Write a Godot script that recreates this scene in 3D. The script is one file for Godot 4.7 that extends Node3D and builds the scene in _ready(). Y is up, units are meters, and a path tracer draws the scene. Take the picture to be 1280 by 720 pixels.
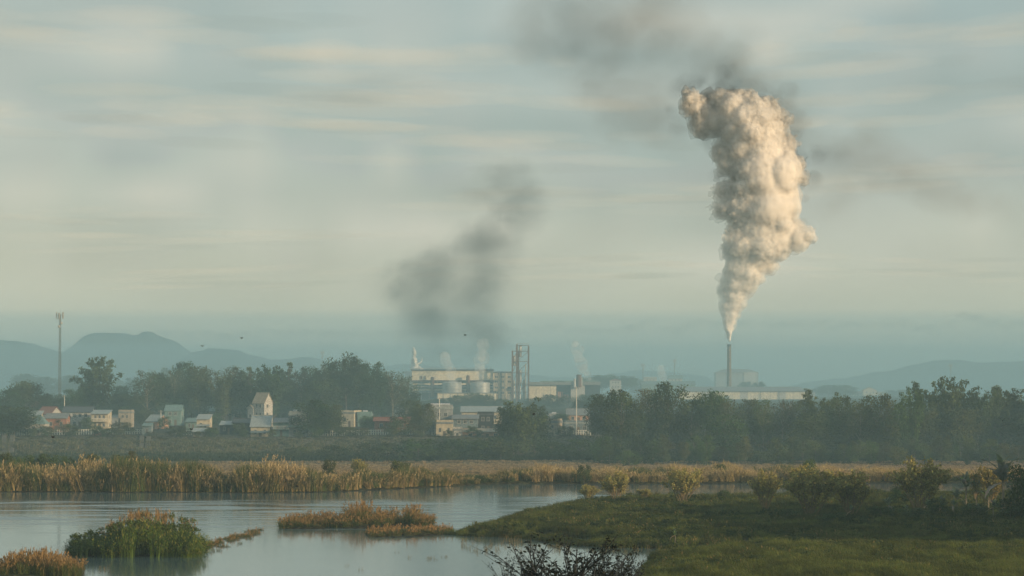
extends Node3D
# A river valley at dawn: a reedy river, a village, a mill with a smoking chimney, hills in haze.
const F := 3500.0          # focal length of the photograph in its own pixels (1280 wide)
const EYE := 23.0          # height of the lens above the river
const HZ := 480.0          # row of the horizon
var rng := RandomNumberGenerator.new()
var noise := FastNoiseLite.new()
var fine := FastNoiseLite.new()
var M := {}
var taken := {}

# ------------------------------------------------------------------ mesh collector
class MB:
	var v := PackedVector3Array()
	var n := PackedVector3Array()
	var c := PackedColorArray()
	var uv := PackedVector2Array()
	var idx := PackedInt32Array()
	var col := Color(1, 1, 1)
	func tri(a: Vector3, b: Vector3, d: Vector3, na: Vector3, nb: Vector3, nd: Vector3) -> void:
		var i := v.size()
		var flip := (b - a).cross(d - a).dot(na + nb + nd) > 0.0
		v.append(a); v.append(b); v.append(d)
		n.append(na); n.append(nb); n.append(nd)
		c.append(col); c.append(col); c.append(col)
		idx.append(i)
		if flip:
			idx.append(i + 2); idx.append(i + 1)
		else:
			idx.append(i + 1); idx.append(i + 2)
	func flat(a: Vector3, b: Vector3, d: Vector3, outward: Vector3) -> void:
		var m := (b - a).cross(d - a).normalized()
		if m.dot(outward) < 0.0: m = -m
		tri(a, b, d, m, m, m)
	func quad(a: Vector3, b: Vector3, d: Vector3, e: Vector3, outward: Vector3) -> void:
		flat(a, b, d, outward)
		flat(a, d, e, outward)
	# leaf: a kite, its faces shaded by their own plane
	func leaf(p: Vector3, along: Vector3, side: Vector3) -> void:
		var m := along.cross(side).normalized()
		var i := v.size()
		v.append(p - along * 0.5); v.append(p - along * 0.05 + side * 0.5); v.append(p + along * 0.5); v.append(p - along * 0.05 - side * 0.5)
		for k in 4:
			n.append(m); c.append(col)
		if along.cross(side).dot(m) > 0.0:
			idx.append_array(PackedInt32Array([i, i + 1, i + 2, i, i + 2, i + 3]))
		else:
			idx.append_array(PackedInt32Array([i, i + 2, i + 1, i, i + 3, i + 2]))
	func box(o: Vector3, s: Vector3, b := Basis.IDENTITY) -> void:
		var h := s * 0.5
		for ax in 3:
			for sg in [-1.0, 1.0]:
				var nn := Vector3.ZERO; nn[ax] = sg
				var u := Vector3.ZERO; u[(ax + 1) % 3] = h[(ax + 1) % 3]
				var w := Vector3.ZERO; w[(ax + 2) % 3] = h[(ax + 2) % 3]
				var cc := Vector3.ZERO; cc[ax] = sg * h[ax]
				quad(o + b * (cc - u - w), o + b * (cc + u - w), o + b * (cc + u + w), o + b * (cc - u + w), b * nn)
	func tube(p: Vector3, q: Vector3, r0: float, r1: float, seg := 6, caps := true) -> void:
		var ax := (q - p).normalized()
		var u := ax.cross(Vector3(0.31, 0.2, 0.93)).normalized()
		var w := ax.cross(u)
		for k in seg:
			var a0 := TAU * k / seg
			var a1 := TAU * (k + 1) / seg
			var d0 := u * cos(a0) + w * sin(a0)
			var d1 := u * cos(a1) + w * sin(a1)
			tri(p + d0 * r0, p + d1 * r0, q + d1 * r1, d0, d1, d1)
			tri(p + d0 * r0, q + d1 * r1, q + d0 * r1, d0, d1, d0)
			if caps:
				tri(q, q + d0 * r1, q + d1 * r1, ax, ax, ax)
				tri(p, p + d0 * r0, p + d1 * r0, -ax, -ax, -ax)
	# lathe round y: profile of (radius, height)
	func lathe(o: Vector3, prof: Array, seg := 24) -> void:
		for j in prof.size() - 1:
			var a: Vector2 = prof[j]
			var b: Vector2 = prof[j + 1]
			var t := (b - a)
			var sl := Vector2(t.y, -t.x).normalized()
			for k in seg:
				var a0 := TAU * k / seg
				var a1 := TAU * (k + 1) / seg
				var d0 := Vector3(cos(a0), 0, sin(a0))
				var d1 := Vector3(cos(a1), 0, sin(a1))
				var n0 := (d0 * sl.x + Vector3.UP * sl.y)
				var n1 := (d1 * sl.x + Vector3.UP * sl.y)
				var p0 := o + d0 * a.x + Vector3.UP * a.y
				var p1 := o + d1 * a.x + Vector3.UP * a.y
				var q0 := o + d0 * b.x + Vector3.UP * b.y
				var q1 := o + d1 * b.x + Vector3.UP * b.y
				if a.x > 0.0: tri(p0, p1, q1, n0, n1, n1)
				if b.x > 0.0: tri(p0, q1, q0, n0, n1, n0)
	func blob(o: Vector3, r: Vector3, seg := 10) -> void:
		var prof := []
		for j in seg + 1:
			var t := PI * j / seg
			prof.append(Vector2(sin(t), -cos(t)))
		for j in seg:
			for k in seg * 2:
				var q := []
				for e in [[j, k], [j, k + 1], [j + 1, k + 1], [j + 1, k]]:
					var a: float = PI * e[0] / seg
					var b: float = PI * e[1] / seg
					q.append(Vector3(sin(a) * cos(b), -cos(a), sin(a) * sin(b)))
				tri(o + q[0] * r, o + q[1] * r, o + q[2] * r, (q[0] / r).normalized(), (q[1] / r).normalized(), (q[2] / r).normalized())
				tri(o + q[0] * r, o + q[2] * r, o + q[3] * r, (q[0] / r).normalized(), (q[2] / r).normalized(), (q[3] / r).normalized())
	func done(colours := false, flatten := false) -> ArrayMesh:
		var arr := []
		arr.resize(Mesh.ARRAY_MAX)
		arr[Mesh.ARRAY_VERTEX] = v
		if not flatten: arr[Mesh.ARRAY_NORMAL] = n
		if colours: arr[Mesh.ARRAY_COLOR] = c
		if uv.size() == v.size(): arr[Mesh.ARRAY_TEX_UV] = uv
		arr[Mesh.ARRAY_INDEX] = idx
		var m := ArrayMesh.new()
		m.add_surface_from_arrays(Mesh.PRIMITIVE_TRIANGLES, arr)
		return m

# ------------------------------------------------------------------ naming and tree helpers
func numbered(called: String) -> String:
	if not taken.has(called):
		taken[called] = 0
		return called
	taken[called] += 1
	return "%s_%03d" % [called, taken[called]]

func tag(o: Node, label := "", category := "", group := "", kind := "") -> Node:
	if label: o.set_meta("label", label)
	if category: o.set_meta("category", category)
	if group: o.set_meta("group", group)
	if kind: o.set_meta("kind", kind)
	return o

func thing(called: String, label: String, category: String, at := Vector3.ZERO, turn := 0.0, group := "") -> Node3D:
	var o := Node3D.new()
	o.name = numbered(called)
	add_child(o)
	o.position = at
	o.rotation.y = turn
	tag(o, label, category, group)
	return o

func part(called: String, m: Mesh, mat: Material, parent: Node, at := Vector3.ZERO) -> MeshInstance3D:
	var o := MeshInstance3D.new()
	if parent == self:
		o.name = numbered(called)
	else:
		var k := 0
		var nm := called
		while parent.has_node(nm):
			k += 1
			nm = "%s_%03d" % [called, k]
		o.name = nm
	o.mesh = m
	o.set_surface_override_material(0, mat)
	o.position = at
	parent.add_child(o)
	return o

func scatter(called: String, m: Mesh, mat: Material, places: Array, tints := []) -> MultiMeshInstance3D:
	var mm := MultiMesh.new()
	mm.transform_format = MultiMesh.TRANSFORM_3D
	mm.use_colors = tints.size() > 0
	mm.mesh = m
	mm.instance_count = places.size()
	for i in places.size():
		mm.set_instance_transform(i, places[i])
		if tints.size(): mm.set_instance_color(i, tints[i])
	var o := MultiMeshInstance3D.new()
	o.multimesh = mm
	o.material_override = mat
	o.name = numbered(called)
	o.set_meta("kind", "stuff")
	add_child(o)
	return o

func ordinal(k: int) -> String:
	var small := ["", "first", "second", "third", "fourth", "fifth", "sixth", "seventh", "eighth", "ninth", "tenth", "eleventh", "twelfth", "thirteenth", "fourteenth", "fifteenth", "sixteenth", "seventeenth", "eighteenth", "nineteenth"]
	if k < 20: return small[k]
	var tens := {2: "twent", 3: "thirt", 4: "fort", 5: "fift", 6: "sixt"}
	if k % 10 == 0: return tens[k / 10] + "ieth"
	return tens[k / 10] + "y-" + small[k % 10]

# ------------------------------------------------------------------ materials
func lin(r: float, g: float, b: float) -> Color:
	return Color(r, g, b).linear_to_srgb()

func noise_tex(freq: float, lo: float, hi: float, octaves := 5, sd := 1, size := 512, stretch := 1.0) -> ImageTexture:
	# a tileable grey noise between lo and hi
	var f := FastNoiseLite.new()
	f.seed = sd
	f.frequency = freq
	f.fractal_octaves = octaves
	var im := f.get_seamless_image(size, size, false, false, 0.1, true)
	im.convert(Image.FORMAT_L8)
	var out := Image.create(size, size, false, Image.FORMAT_RGB8)
	for y in size:
		for x in size:
			var t: float = im.get_pixel(x, y).r
			var g := lerpf(lo, hi, clampf((t - 0.25) * 2.0, 0.0, 1.0))
			out.set_pixel(x, y, Color(g, g, g))
	return ImageTexture.create_from_image(out)

func mat(c: Color, rough := 0.9, opts := {}) -> StandardMaterial3D:
	var m := StandardMaterial3D.new()
	m.albedo_color = c
	m.roughness = rough
	m.metallic_specular = opts.get("spec", 0.3)
	m.metallic = opts.get("metal", 0.0)
	m.vertex_color_use_as_albedo = opts.get("vc", false)
	if opts.has("leaf"):
		m.backlight_enabled = true
		var k: float = opts.leaf
		m.backlight = Color(k, k, k).linear_to_srgb()
	if opts.has("tex"):
		m.albedo_texture = opts.tex
		m.uv1_triplanar = true
		m.uv1_world_triplanar = true
		var s: float = opts.get("scale", 0.1)
		m.uv1_scale = opts.get("scale3", Vector3(s, s, s))
	return m

# ------------------------------------------------------------------ the lay of the land
func at(px: float, py: float, d: float) -> Vector3:      # the point d metres out that shows at that pixel
	var th := atan(120.0 / F)
	var y := (360.0 - py) * cos(th) + F * sin(th)
	var z := F * cos(th) - (360.0 - py) * sin(th)
	return Vector3((px - 640.0) / z * d, EYE + y / z * d, -d)

func row_of(h: float, d: float) -> float:
	return HZ + (EYE - h) * F / d

func d_water(py: float) -> float:
	return EYE * F / (py - HZ)

var polys: Array[PackedVector2Array] = []
func poly_px(pts: Array) -> PackedVector2Array:
	var out := PackedVector2Array()
	for p in pts:
		var d := d_water(p[1])
		out.append(Vector2((p[0] - 640.0) / F * d, d))
	return out

func poly_sd(p: Vector2, poly: PackedVector2Array) -> float:    # positive inside
	var best := 1e9
	var inside := false
	var j := poly.size() - 1
	for i in poly.size():
		var a := poly[i]
		var b := poly[j]
		var ab := b - a
		var t := clampf((p - a).dot(ab) / ab.length_squared(), 0.0, 1.0)
		best = minf(best, (p - a - ab * t).length_squared())
		if (a.y > p.y) != (b.y > p.y) and p.x < (b.x - a.x) * (p.y - a.y) / (b.y - a.y) + a.x:
			inside = not inside
		j = i
	return sqrt(best) * (1.0 if inside else -1.0)

func far_shore(x: float) -> float:
	return 596.0 + 54.0 * smoothstep(-48.0, 6.0, x) + 3.0 * noise.get_noise_2d(x * 2.2, 7.0) + 7.0 * noise.get_noise_2d(x * 0.5, 17.0)

func plateau(d: float) -> float:
	if d < 850.0: return lerpf(1.2, 7.5, smoothstep(798.0, 852.0, d))
	if d < 960.0: return lerpf(7.5, 9.6, (d - 850.0) / 110.0)
	if d < 1080.0: return lerpf(9.6, 12.0, (d - 960.0) / 120.0)
	return lerpf(12.0, 14.0, smoothstep(1080.0, 1500.0, d))

func land(x: float, d: float) -> float:
	var h := -1.6
	var w := noise.get_noise_2d(x, d) * 1.0
	if d < 330.0:
		h = maxf(h, 21.2 - 0.0755 * d + w * 0.25)
		if x > 60.0: h = maxf(h, 0.9)
	if d < 640.0 and d > 255.0:
		for poly in polys:
			var sd := poly_sd(Vector2(x + w * 2.5, d + w * 3.0), poly)
			if sd > -12.0:
				h = maxf(h, clampf(sd * 0.13, -1.6, 0.75) + (clampf(sd * 0.05, 0.0, 1.0) * (0.35 * w + 0.2)))
	var s := far_shore(x)
	if h > 0.3 and d > 380.0 and d < 560.0:   # wet hollows in the marsh
		h -= 1.5 * smoothstep(0.26, 0.42, noise.get_noise_2d(x * 1.7 + 400.0, d * 1.1)) * (1.0 - smoothstep(20.0, 50.0, x))
	if d > s - 12.0:
		h = maxf(h, clampf((d - s) * 0.22, -1.6, 0.75) + clampf((d - s) * 0.02, 0.0, 1.0) * 0.35 * w)
	if d > 780.0:
		h = maxf(h, plateau(d) + w * 0.5)
	return h

func ground_px(px: float, d: float) -> Vector3:
	var x := (px - 640.0) / F * d
	return Vector3(x, land(x, d), -d)

func depth_for(px: float, py: float, lo := 700.0, hi := 1600.0) -> float:   # where the land shows at that row
	var d := lo
	while d < hi:
		var x := (px - 640.0) / F * d
		if row_of(land(x, d), d) <= py: return d
		d += 2.0
	return hi

func _ready() -> void:
	rng.seed = 20
	noise.seed = 5; noise.frequency = 0.02; noise.fractal_octaves = 4
	fine.seed = 9; fine.frequency = 0.08; fine.fractal_octaves = 4
	make_camera_and_sky()
	make_materials()
	polys = [
		poly_px([[574, 668], [600, 659], [640, 649], [672, 641], [700, 634], [740, 627], [800, 625], [850, 624], [900, 625], [960, 622], [1050, 620], [1600, 618], [1700, 640], [1600, 690], [960, 689], [860, 687], [800, 684], [760, 683], [700, 679], [640, 672]]),
		poly_px([[832, 697], [900, 690], [1000, 687], [1700, 684], [1900, 760], [700, 790], [790, 740], [815, 718]]),
		poly_px([[90, 691], [120, 695], [180, 695], [235, 692], [254, 687], [240, 680], [180, 676], [120, 680]]),
		poly_px([[352, 661], [400, 661], [470, 660], [530, 656], [520, 648], [440, 647], [380, 650]]),
		poly_px([[462, 671], [520, 671], [562, 667], [545, 660], [480, 661]]),
		poly_px([[-60, 726], [20, 716], [90, 718], [112, 728], [90, 760], [-60, 760]]),
	]
	make_ground()
	make_water()
	make_hills()
	make_protos()
	make_factory()
	make_village()
	make_trees()
	make_banks()
	make_right_bank()
	make_smoke()
	make_mist()
	make_clouds()
	make_birds()

# ------------------------------------------------------------------ camera, sky, sun
func sky_colour(dir: Vector3) -> Color:
	var el := rad_to_deg(asin(clampf(dir.y, -1.0, 1.0)))
	var az := rad_to_deg(atan2(dir.x, -dir.z))
	var e := maxf(el, 0.0)
	var lowc := Vector3(0.61, 0.59, 0.45)
	var midc := Vector3(0.385, 0.46, 0.415)
	var upc := Vector3(0.375, 0.475, 0.465)
	var top := Vector3(0.15, 0.26, 0.36)
	var c := lowc.lerp(midc, smoothstep(1.4, 5.0, e)).lerp(upc, smoothstep(3.5, 9.0, e)).lerp(top, smoothstep(14.0, 70.0, e))
	# thin streaked cloud: long in azimuth, narrow in height
	var hx := sin(deg_to_rad(az)) * 400.0 + 1237.0
	var hz := -cos(deg_to_rad(az)) * 400.0 + 871.0
	var warp := noise.get_noise_3d(hx * 0.7, el * 30.0, hz * 0.7) * 55.0
	var ey := 105.0 * e / (1.0 + e * 0.03)
	var a := noise.get_noise_3d(hx * 0.85, ey + hx * 0.10 + warp, hz * 0.85) * 0.5 + 0.5
	var b := fine.get_noise_3d(hx * 0.55, ey * 0.5 + 40.0 + warp * 0.6, hz * 0.55) * 0.5 + 0.5
	var veil := smoothstep(0.34, 0.68, a * 0.5 + b * 0.5) * smoothstep(0.6, 3.0, e)
	c = c.lerp(Vector3(0.62, 0.60, 0.54), veil * 0.28)
	c = c.lerp(Vector3(0.31, 0.38, 0.39), smoothstep(0.48, 0.72, 1.0 - a) * 0.13 * smoothstep(1.0, 3.0, e))
	var thin := fine.get_noise_3d(hx * 0.16 + 300.0, el * 40.0 + hx * 0.05, hz * 0.16) * 0.5 + noise.get_noise_3d(hx * 0.9, el * 170.0 + hx * 0.2 + warp, hz * 0.9) * 0.7
	c *= 1.0 + thin * 0.30 * smoothstep(0.8, 2.5, e)
	c = c.lerp(Vector3(0.68, 0.63, 0.52), smoothstep(0.10, 0.40, thin) * 0.42 * smoothstep(1.2, 3.0, e))
	# low bank of cloud over the hills
	var edge := 0.92 + 0.12 * noise.get_noise_3d(hx * 1.6, 3.0, hz * 1.6) + 0.13 * fine.get_noise_3d(hx * 1.2, el * 7.0, hz * 1.2) + 0.10 * fine.get_noise_3d(hx * 4.0, el * 24.0, hz * 4.0)
	var bank := 1.0 - smoothstep(edge - 0.03, edge + 0.04, el)
	var puff := smoothstep(0.05, 0.4, fine.get_noise_3d(hx * 1.3, el * 11.0 + 9.0, hz * 1.3)) * smoothstep(0.5, 1.0, el)
	var tone := Vector3(0.36, 0.375, 0.335).lerp(Vector3(0.50, 0.45, 0.38), puff * 0.75)
	c = c.lerp(tone, bank * 0.6)
	# the side of the sky round the sun is warmer and brighter
	var sun := clampf(dir.dot(Vector3(0.83, 0.225, 0.51).normalized()), 0.0, 1.0)
	c += Vector3(0.5, 0.36, 0.16) * pow(sun, 6.0)
	return Color(c.x, c.y, c.z)

func make_camera_and_sky() -> void:
	var cam := Camera3D.new()
	cam.name = "camera"
	cam.position = Vector3(0, EYE, 0)
	cam.rotation.x = atan(120.0 / F)
	cam.fov = rad_to_deg(2.0 * atan(360.0 / F))
	cam.near = 0.5
	cam.far = 60000.0
	add_child(cam)
	# the sky: coarse all round, then sampled finely in the forward part
	var W := 4096
	var H := 2048
	var im := Image.create(512, 256, false, Image.FORMAT_RGBF)
	for y in 256:
		for x in 512:
			im.set_pixel(x, y, sky_colour(sky_dir((x + 0.5) / 512.0, (y + 0.5) / 256.0)))
	im.resize(W, H, Image.INTERPOLATE_BILINEAR)
	for y in range(H / 2 - 170, H / 2 + 30):
		for x in range(W / 2 - 230, W / 2 + 230):
			im.set_pixel(x, y, sky_colour(sky_dir((x + 0.5) / W, (y + 0.5) / H)))
	var pano := PanoramaSkyMaterial.new()
	pano.panorama = ImageTexture.create_from_image(im)
	var sky := Sky.new()
	sky.sky_material = pano
	var env := Environment.new()
	env.background_mode = Environment.BG_SKY
	env.sky = sky
	env.tonemap_mode = Environment.TONE_MAPPER_LINEAR
	env.tonemap_exposure = 1.0
	env.fog_enabled = true
	env.fog_density = 1.0 / 5500.0
	env.fog_light_color = lin(0.57, 0.86, 0.98)
	env.volumetric_fog_enabled = true
	env.volumetric_fog_density = 0.0
	env.ssao_enabled = true
	env.ssil_enabled = true
	env.sdfgi_enabled = true
	var we := WorldEnvironment.new()
	we.name = "environment"
	we.environment = env
	add_child(we)
	var sun := DirectionalLight3D.new()
	sun.name = "sun"
	sun.light_color = lin(1.0, 0.75, 0.46)
	sun.light_energy = 1.6
	sun.light_angular_distance = 0.5
	sun.shadow_enabled = true
	add_child(sun)
	sun.look_at_from_position(Vector3(0.83, 0.225, 0.51) * 100.0, Vector3.ZERO)

func sky_dir(u: float, v: float) -> Vector3:
	var a := (u - 0.5) * TAU
	var e := (0.5 - v) * PI
	return Vector3(sin(a) * cos(e), sin(e), -cos(a) * cos(e))

func make_materials() -> void:
	var blotch := noise_tex(0.008, 0.86, 1.0, 6, 3)
	var streak := noise_tex(0.02, 0.7, 1.0, 4, 8)
	var soil := noise_tex(0.02, 0.35, 1.0, 6, 12)
	M.blotch = blotch; M.soil = soil
	M.ground = mat(lin(1, 1, 1), 1.0, {"vc": true, "tex": soil, "scale": 0.09, "spec": 0.1})
	M.hill = mat(lin(0.06, 0.08, 0.07), 1.0, {"tex": soil, "scale": 0.004, "spec": 0.05})
	M.bark = mat(lin(0.14, 0.12, 0.095), 0.95, {"spec": 0.1})
	M.twig_bark = mat(lin(0.20, 0.15, 0.09), 0.95, {"spec": 0.1})
	M.pale_bark = mat(lin(0.22, 0.19, 0.145), 0.95, {"spec": 0.1})
	M.leaf = mat(lin(1, 1, 1), 0.7, {"vc": true, "leaf": 0.35, "spec": 0.2})
	M.mill = mat(lin(0.76, 0.65, 0.46), 0.9, {"tex": blotch, "scale": 0.13})
	M.cream = mat(lin(0.54, 0.46, 0.33), 0.9, {"tex": blotch, "scale": 0.13})
	M.white = mat(lin(0.56, 0.53, 0.48), 0.85, {"tex": streak, "scale": 0.17})
	M.statue = mat(lin(0.88, 0.84, 0.78), 0.7, {"tex": streak, "scale": 0.05})
	M.pink = mat(lin(0.58, 0.33, 0.22), 0.9, {"tex": blotch, "scale": 0.15})
	M.beige = mat(lin(0.36, 0.31, 0.24), 0.9, {"tex": blotch, "scale": 0.15})
	M.brick = mat(lin(0.36, 0.17, 0.11), 0.95, {"tex": blotch, "scale": 0.2})
	M.grey = mat(lin(0.30, 0.31, 0.31), 0.9, {"tex": blotch, "scale": 0.12})
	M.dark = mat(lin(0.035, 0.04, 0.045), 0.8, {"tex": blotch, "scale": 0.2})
	M.teal_wall = mat(lin(0.18, 0.27, 0.255), 0.9, {"tex": blotch, "scale": 0.12})
	M.blue_wall = mat(lin(0.20, 0.26, 0.29), 0.8, {"tex": streak, "scale": 0.2})
	M.red_roof = mat(lin(0.25, 0.10, 0.07), 0.9, {"tex": blotch, "scale": 0.25})
	M.grey_roof = mat(lin(0.22, 0.23, 0.23), 0.6, {"tex": blotch, "scale": 0.2})
	M.dark_roof = mat(lin(0.09, 0.10, 0.11), 0.7, {"tex": blotch, "scale": 0.2})
	M.pale_roof = mat(lin(0.33, 0.36, 0.35), 0.5, {"tex": blotch, "scale": 0.2})
	M.teal_roof = mat(lin(0.17, 0.25, 0.24), 0.6, {"tex": blotch, "scale": 0.2})
	M.rust = mat(lin(0.15, 0.075, 0.05), 0.8, {"tex": blotch, "scale": 0.3})
	M.steel = mat(lin(0.42, 0.42, 0.40), 0.5, {"tex": blotch, "scale": 0.3, "metal": 0.3})
	M.silver = mat(lin(0.72, 0.71, 0.68), 0.35, {"tex": streak, "scale": 0.3, "metal": 0.4})
	M.chimney = mat(lin(0.33, 0.25, 0.17), 0.85, {"tex": soil, "scale": 0.12})
	M.concrete = mat(lin(0.42, 0.41, 0.37), 0.95, {"tex": blotch, "scale": 0.3})
	M.drain = mat(lin(0.13, 0.13, 0.12), 0.95, {"tex": blotch, "scale": 0.3})
	M.fence = mat(lin(0.74, 0.71, 0.63), 0.9, {"tex": blotch, "scale": 0.4})
	M.pane = mat(lin(0.03, 0.04, 0.05), 0.15, {"spec": 0.5})
	M.frame = mat(lin(0.36, 0.35, 0.32), 0.8)
	M.door = mat(lin(0.14, 0.11, 0.08), 0.8)

# ------------------------------------------------------------------ ground, river, hills
func make_ground() -> void:
	var rows := PackedFloat32Array()
	var d := -80.0
	while d < 9000.0:
		rows.append(d)
		d += 16.0 if d < 250.0 else 2.2 if d < 400.0 else 2.6 if d < 690.0 else 7.0 if d < 790.0 else 4.0 if d < 870.0 else 20.0 if d < 1200.0 else d * 0.07
	var cols := PackedFloat32Array()
	for u in [-9000, -6000, -4200, -3000, -2200, -1600, -1200, -950, -820, -740]: cols.append(u)
	var u0 := -700.0
	while u0 <= 701.0:
		cols.append(u0)
		u0 += 7.0
	for u in [740, 820, 950, 1200, 1600, 2200, 3000, 4200, 6000, 9000]: cols.append(u)
	var v := PackedVector3Array()
	var c := PackedColorArray()
	var idx := PackedInt32Array()
	var nc := cols.size()
	for dd in rows:
		for u in cols:
			var x := u / F * maxf(dd, 120.0)
			var h := land(x, dd)
			v.append(Vector3(x, h, -dd))
			var g := fine.get_noise_2d(x * 0.7, dd * 0.7) * 0.5 + 0.5
			var k := Vector3(0.075, 0.085, 0.04).lerp(Vector3(0.13, 0.12, 0.055), g)
			if dd > 660.0 and dd < 800.0:
				var field := smoothstep(690.0, 720.0, dd) * smoothstep(-115.0, -75.0, x + 20.0 * noise.get_noise_2d(x, dd))
				k = k.lerp(Vector3(0.46, 0.33, 0.17), field * (0.75 + 0.25 * g))
				if x > 100.0 and dd > 680.0: k = k.lerp(Vector3(0.44, 0.29, 0.19), 0.85)
			elif dd >= 800.0 and dd < 860.0:
				k = Vector3(0.20, 0.17, 0.10).lerp(Vector3(0.30, 0.25, 0.16), g)
			elif dd >= 860.0 and dd < 1100.0:
				k = Vector3(0.13, 0.12, 0.08)
			elif h < 0.25 and dd < 700.0:
				k = Vector3(0.07, 0.055, 0.035)
			c.append(Color(k.x, k.y, k.z))
	for i in rows.size() - 1:
		for j in nc - 1:
			var a := i * nc + j
			idx.append_array(PackedInt32Array([a, a + nc, a + 1, a + 1, a + nc, a + nc + 1]))
	var st := SurfaceTool.new()
	var arr := []
	arr.resize(Mesh.ARRAY_MAX)
	arr[Mesh.ARRAY_VERTEX] = v; arr[Mesh.ARRAY_COLOR] = c; arr[Mesh.ARRAY_INDEX] = idx
	var m0 := ArrayMesh.new()
	m0.add_surface_from_arrays(Mesh.PRIMITIVE_TRIANGLES, arr)
	st.create_from(m0, 0)
	st.generate_normals()
	var m := st.commit()
	# make sure that fronts look up
	var ns: PackedVector3Array = m.surface_get_arrays(0)[Mesh.ARRAY_NORMAL]
	if ns[ns.size() / 2].y < 0.0:
		for t in range(0, idx.size(), 3):
			var q := idx[t + 1]; idx[t + 1] = idx[t + 2]; idx[t + 2] = q
		arr[Mesh.ARRAY_INDEX] = idx
		m0 = ArrayMesh.new()
		m0.add_surface_from_arrays(Mesh.PRIMITIVE_TRIANGLES, arr)
		st = SurfaceTool.new()
		st.create_from(m0, 0)
		st.generate_normals()
		m = st.commit()
	tag(part("ground", m, M.ground, self), "river valley ground of grass, mud and dry field", "", "", "structure")

func make_water() -> void:
	var m := PlaneMesh.new()
	m.size = Vector2(1600, 1100)
	var w := StandardMaterial3D.new()
	w.albedo_color = lin(0.08, 0.13, 0.15)
	w.roughness = 1.0
	w.metallic_specular = 0.75
	# wind patches: long streaks where the surface is ruffled, calm water between
	var S := 1024
	var a := FastNoiseLite.new()
	a.seed = 31; a.frequency = 1.0; a.fractal_octaves = 4
	var im := Image.create(S, S, false, Image.FORMAT_RGB8)
	for y in S:
		for x in S:
			var fx := float(x) / S
			var fy := float(y) / S
			var depth := 50.0 + fy * 0.0
			var d := lerpf(250.0, 750.0, fy)
			var wx := (fx - 0.5) * 500.0
			var n := a.get_noise_2d(wx * 0.022, d * 0.14) * 0.5 + 0.5
			var n2 := a.get_noise_2d(wx * 0.05 + 50.0, d * 0.45) * 0.5 + 0.5
			var open := smoothstep(470.0, 520.0, d) * (1.0 - smoothstep(596.0, 612.0, d - 26.0 * smoothstep(-20.0, 20.0, wx)))
			var ruffled := smoothstep(0.46, 0.66, n * 0.65 + n2 * 0.35) * open
			var r := 0.07 + 0.03 * n2 + 0.26 * ruffled
			im.set_pixel(x, S - 1 - y, Color(r, r, r))
	w.roughness_texture = ImageTexture.create_from_image(im)
	# plane uv: x from -800..800, z from -1100..0 mapped so that the picture covers 500 m by 500 m
	w.uv1_scale = Vector3(1600.0 / 500.0, 1100.0 / 500.0, 1)
	w.uv1_offset = Vector3(-1.1, -0.7, 0)
	w.texture_repeat = true
	var o := part("river", m, w, self, Vector3(0, 0, -500))
	tag(o, "calm grey-green river with wind-ruffled streaks", "", "", "structure")

func make_hill(label: String, pts: Array, d: float, deep: float) -> void:
	# a ridge whose crest follows the profile and whose flanks fall away in front and behind
	var mb := MB.new()
	var n := 90
	var crest := []
	for i in n + 1:
		var t := float(i) / n * (pts.size() - 1)
		var k := mini(int(t), pts.size() - 2)
		var f := t - k
		var p0: Array = pts[maxi(k - 1, 0)]
		var p1: Array = pts[k]
		var p2: Array = pts[k + 1]
		var p3: Array = pts[mini(k + 2, pts.size() - 1)]
		var px := cubic_interpolate(p1[0], p2[0], p0[0], p3[0], f)
		var py := cubic_interpolate(p1[1], p2[1], p0[1], p3[1], f)
		var p := at(px, py, d)
		p.y += fine.get_noise_1d(p.x * 0.35) * 2.2
		crest.append(p)
	var steps := [-1.0, -0.8, -0.6, -0.42, -0.27, -0.14, -0.05, 0.0, 0.06, 0.2, 0.5, 1.0]
	var grid := []
	for s in steps:
		var line := []
		for i in n + 1:
			var p: Vector3 = crest[i]
			var fall := 1.0 - absf(s)
			var y := 12.0 + maxf(p.y - 12.0, 0.0) * pow(fall, 1.15)
			y += fine.get_noise_2d(p.x * 0.06, s * 80.0 + d) * 9.0 * fall * absf(s) * 4.0 * fall
			line.append(Vector3(p.x * (1.0 - s * 0.0), y - 1.0, p.z - s * deep + noise.get_noise_2d(p.x * 0.3, d) * deep * 0.2))
		grid.append(line)
	for j in steps.size() - 1:
		for i in n:
			mb.flat(grid[j][i], grid[j][i + 1], grid[j + 1][i + 1], Vector3(0, 1, 0.3))
			mb.flat(grid[j][i], grid[j + 1][i + 1], grid[j + 1][i], Vector3(0, 1, 0.3))
	var st := SurfaceTool.new()
	var src := mb.done()
	st.begin(Mesh.PRIMITIVE_TRIANGLES)
	st.set_smooth_group(0)
	for k in mb.idx: st.add_vertex(mb.v[k])
	st.generate_normals()
	tag(part("hill", st.commit(), M.hill, self), label, "", "", "structure")

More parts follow.
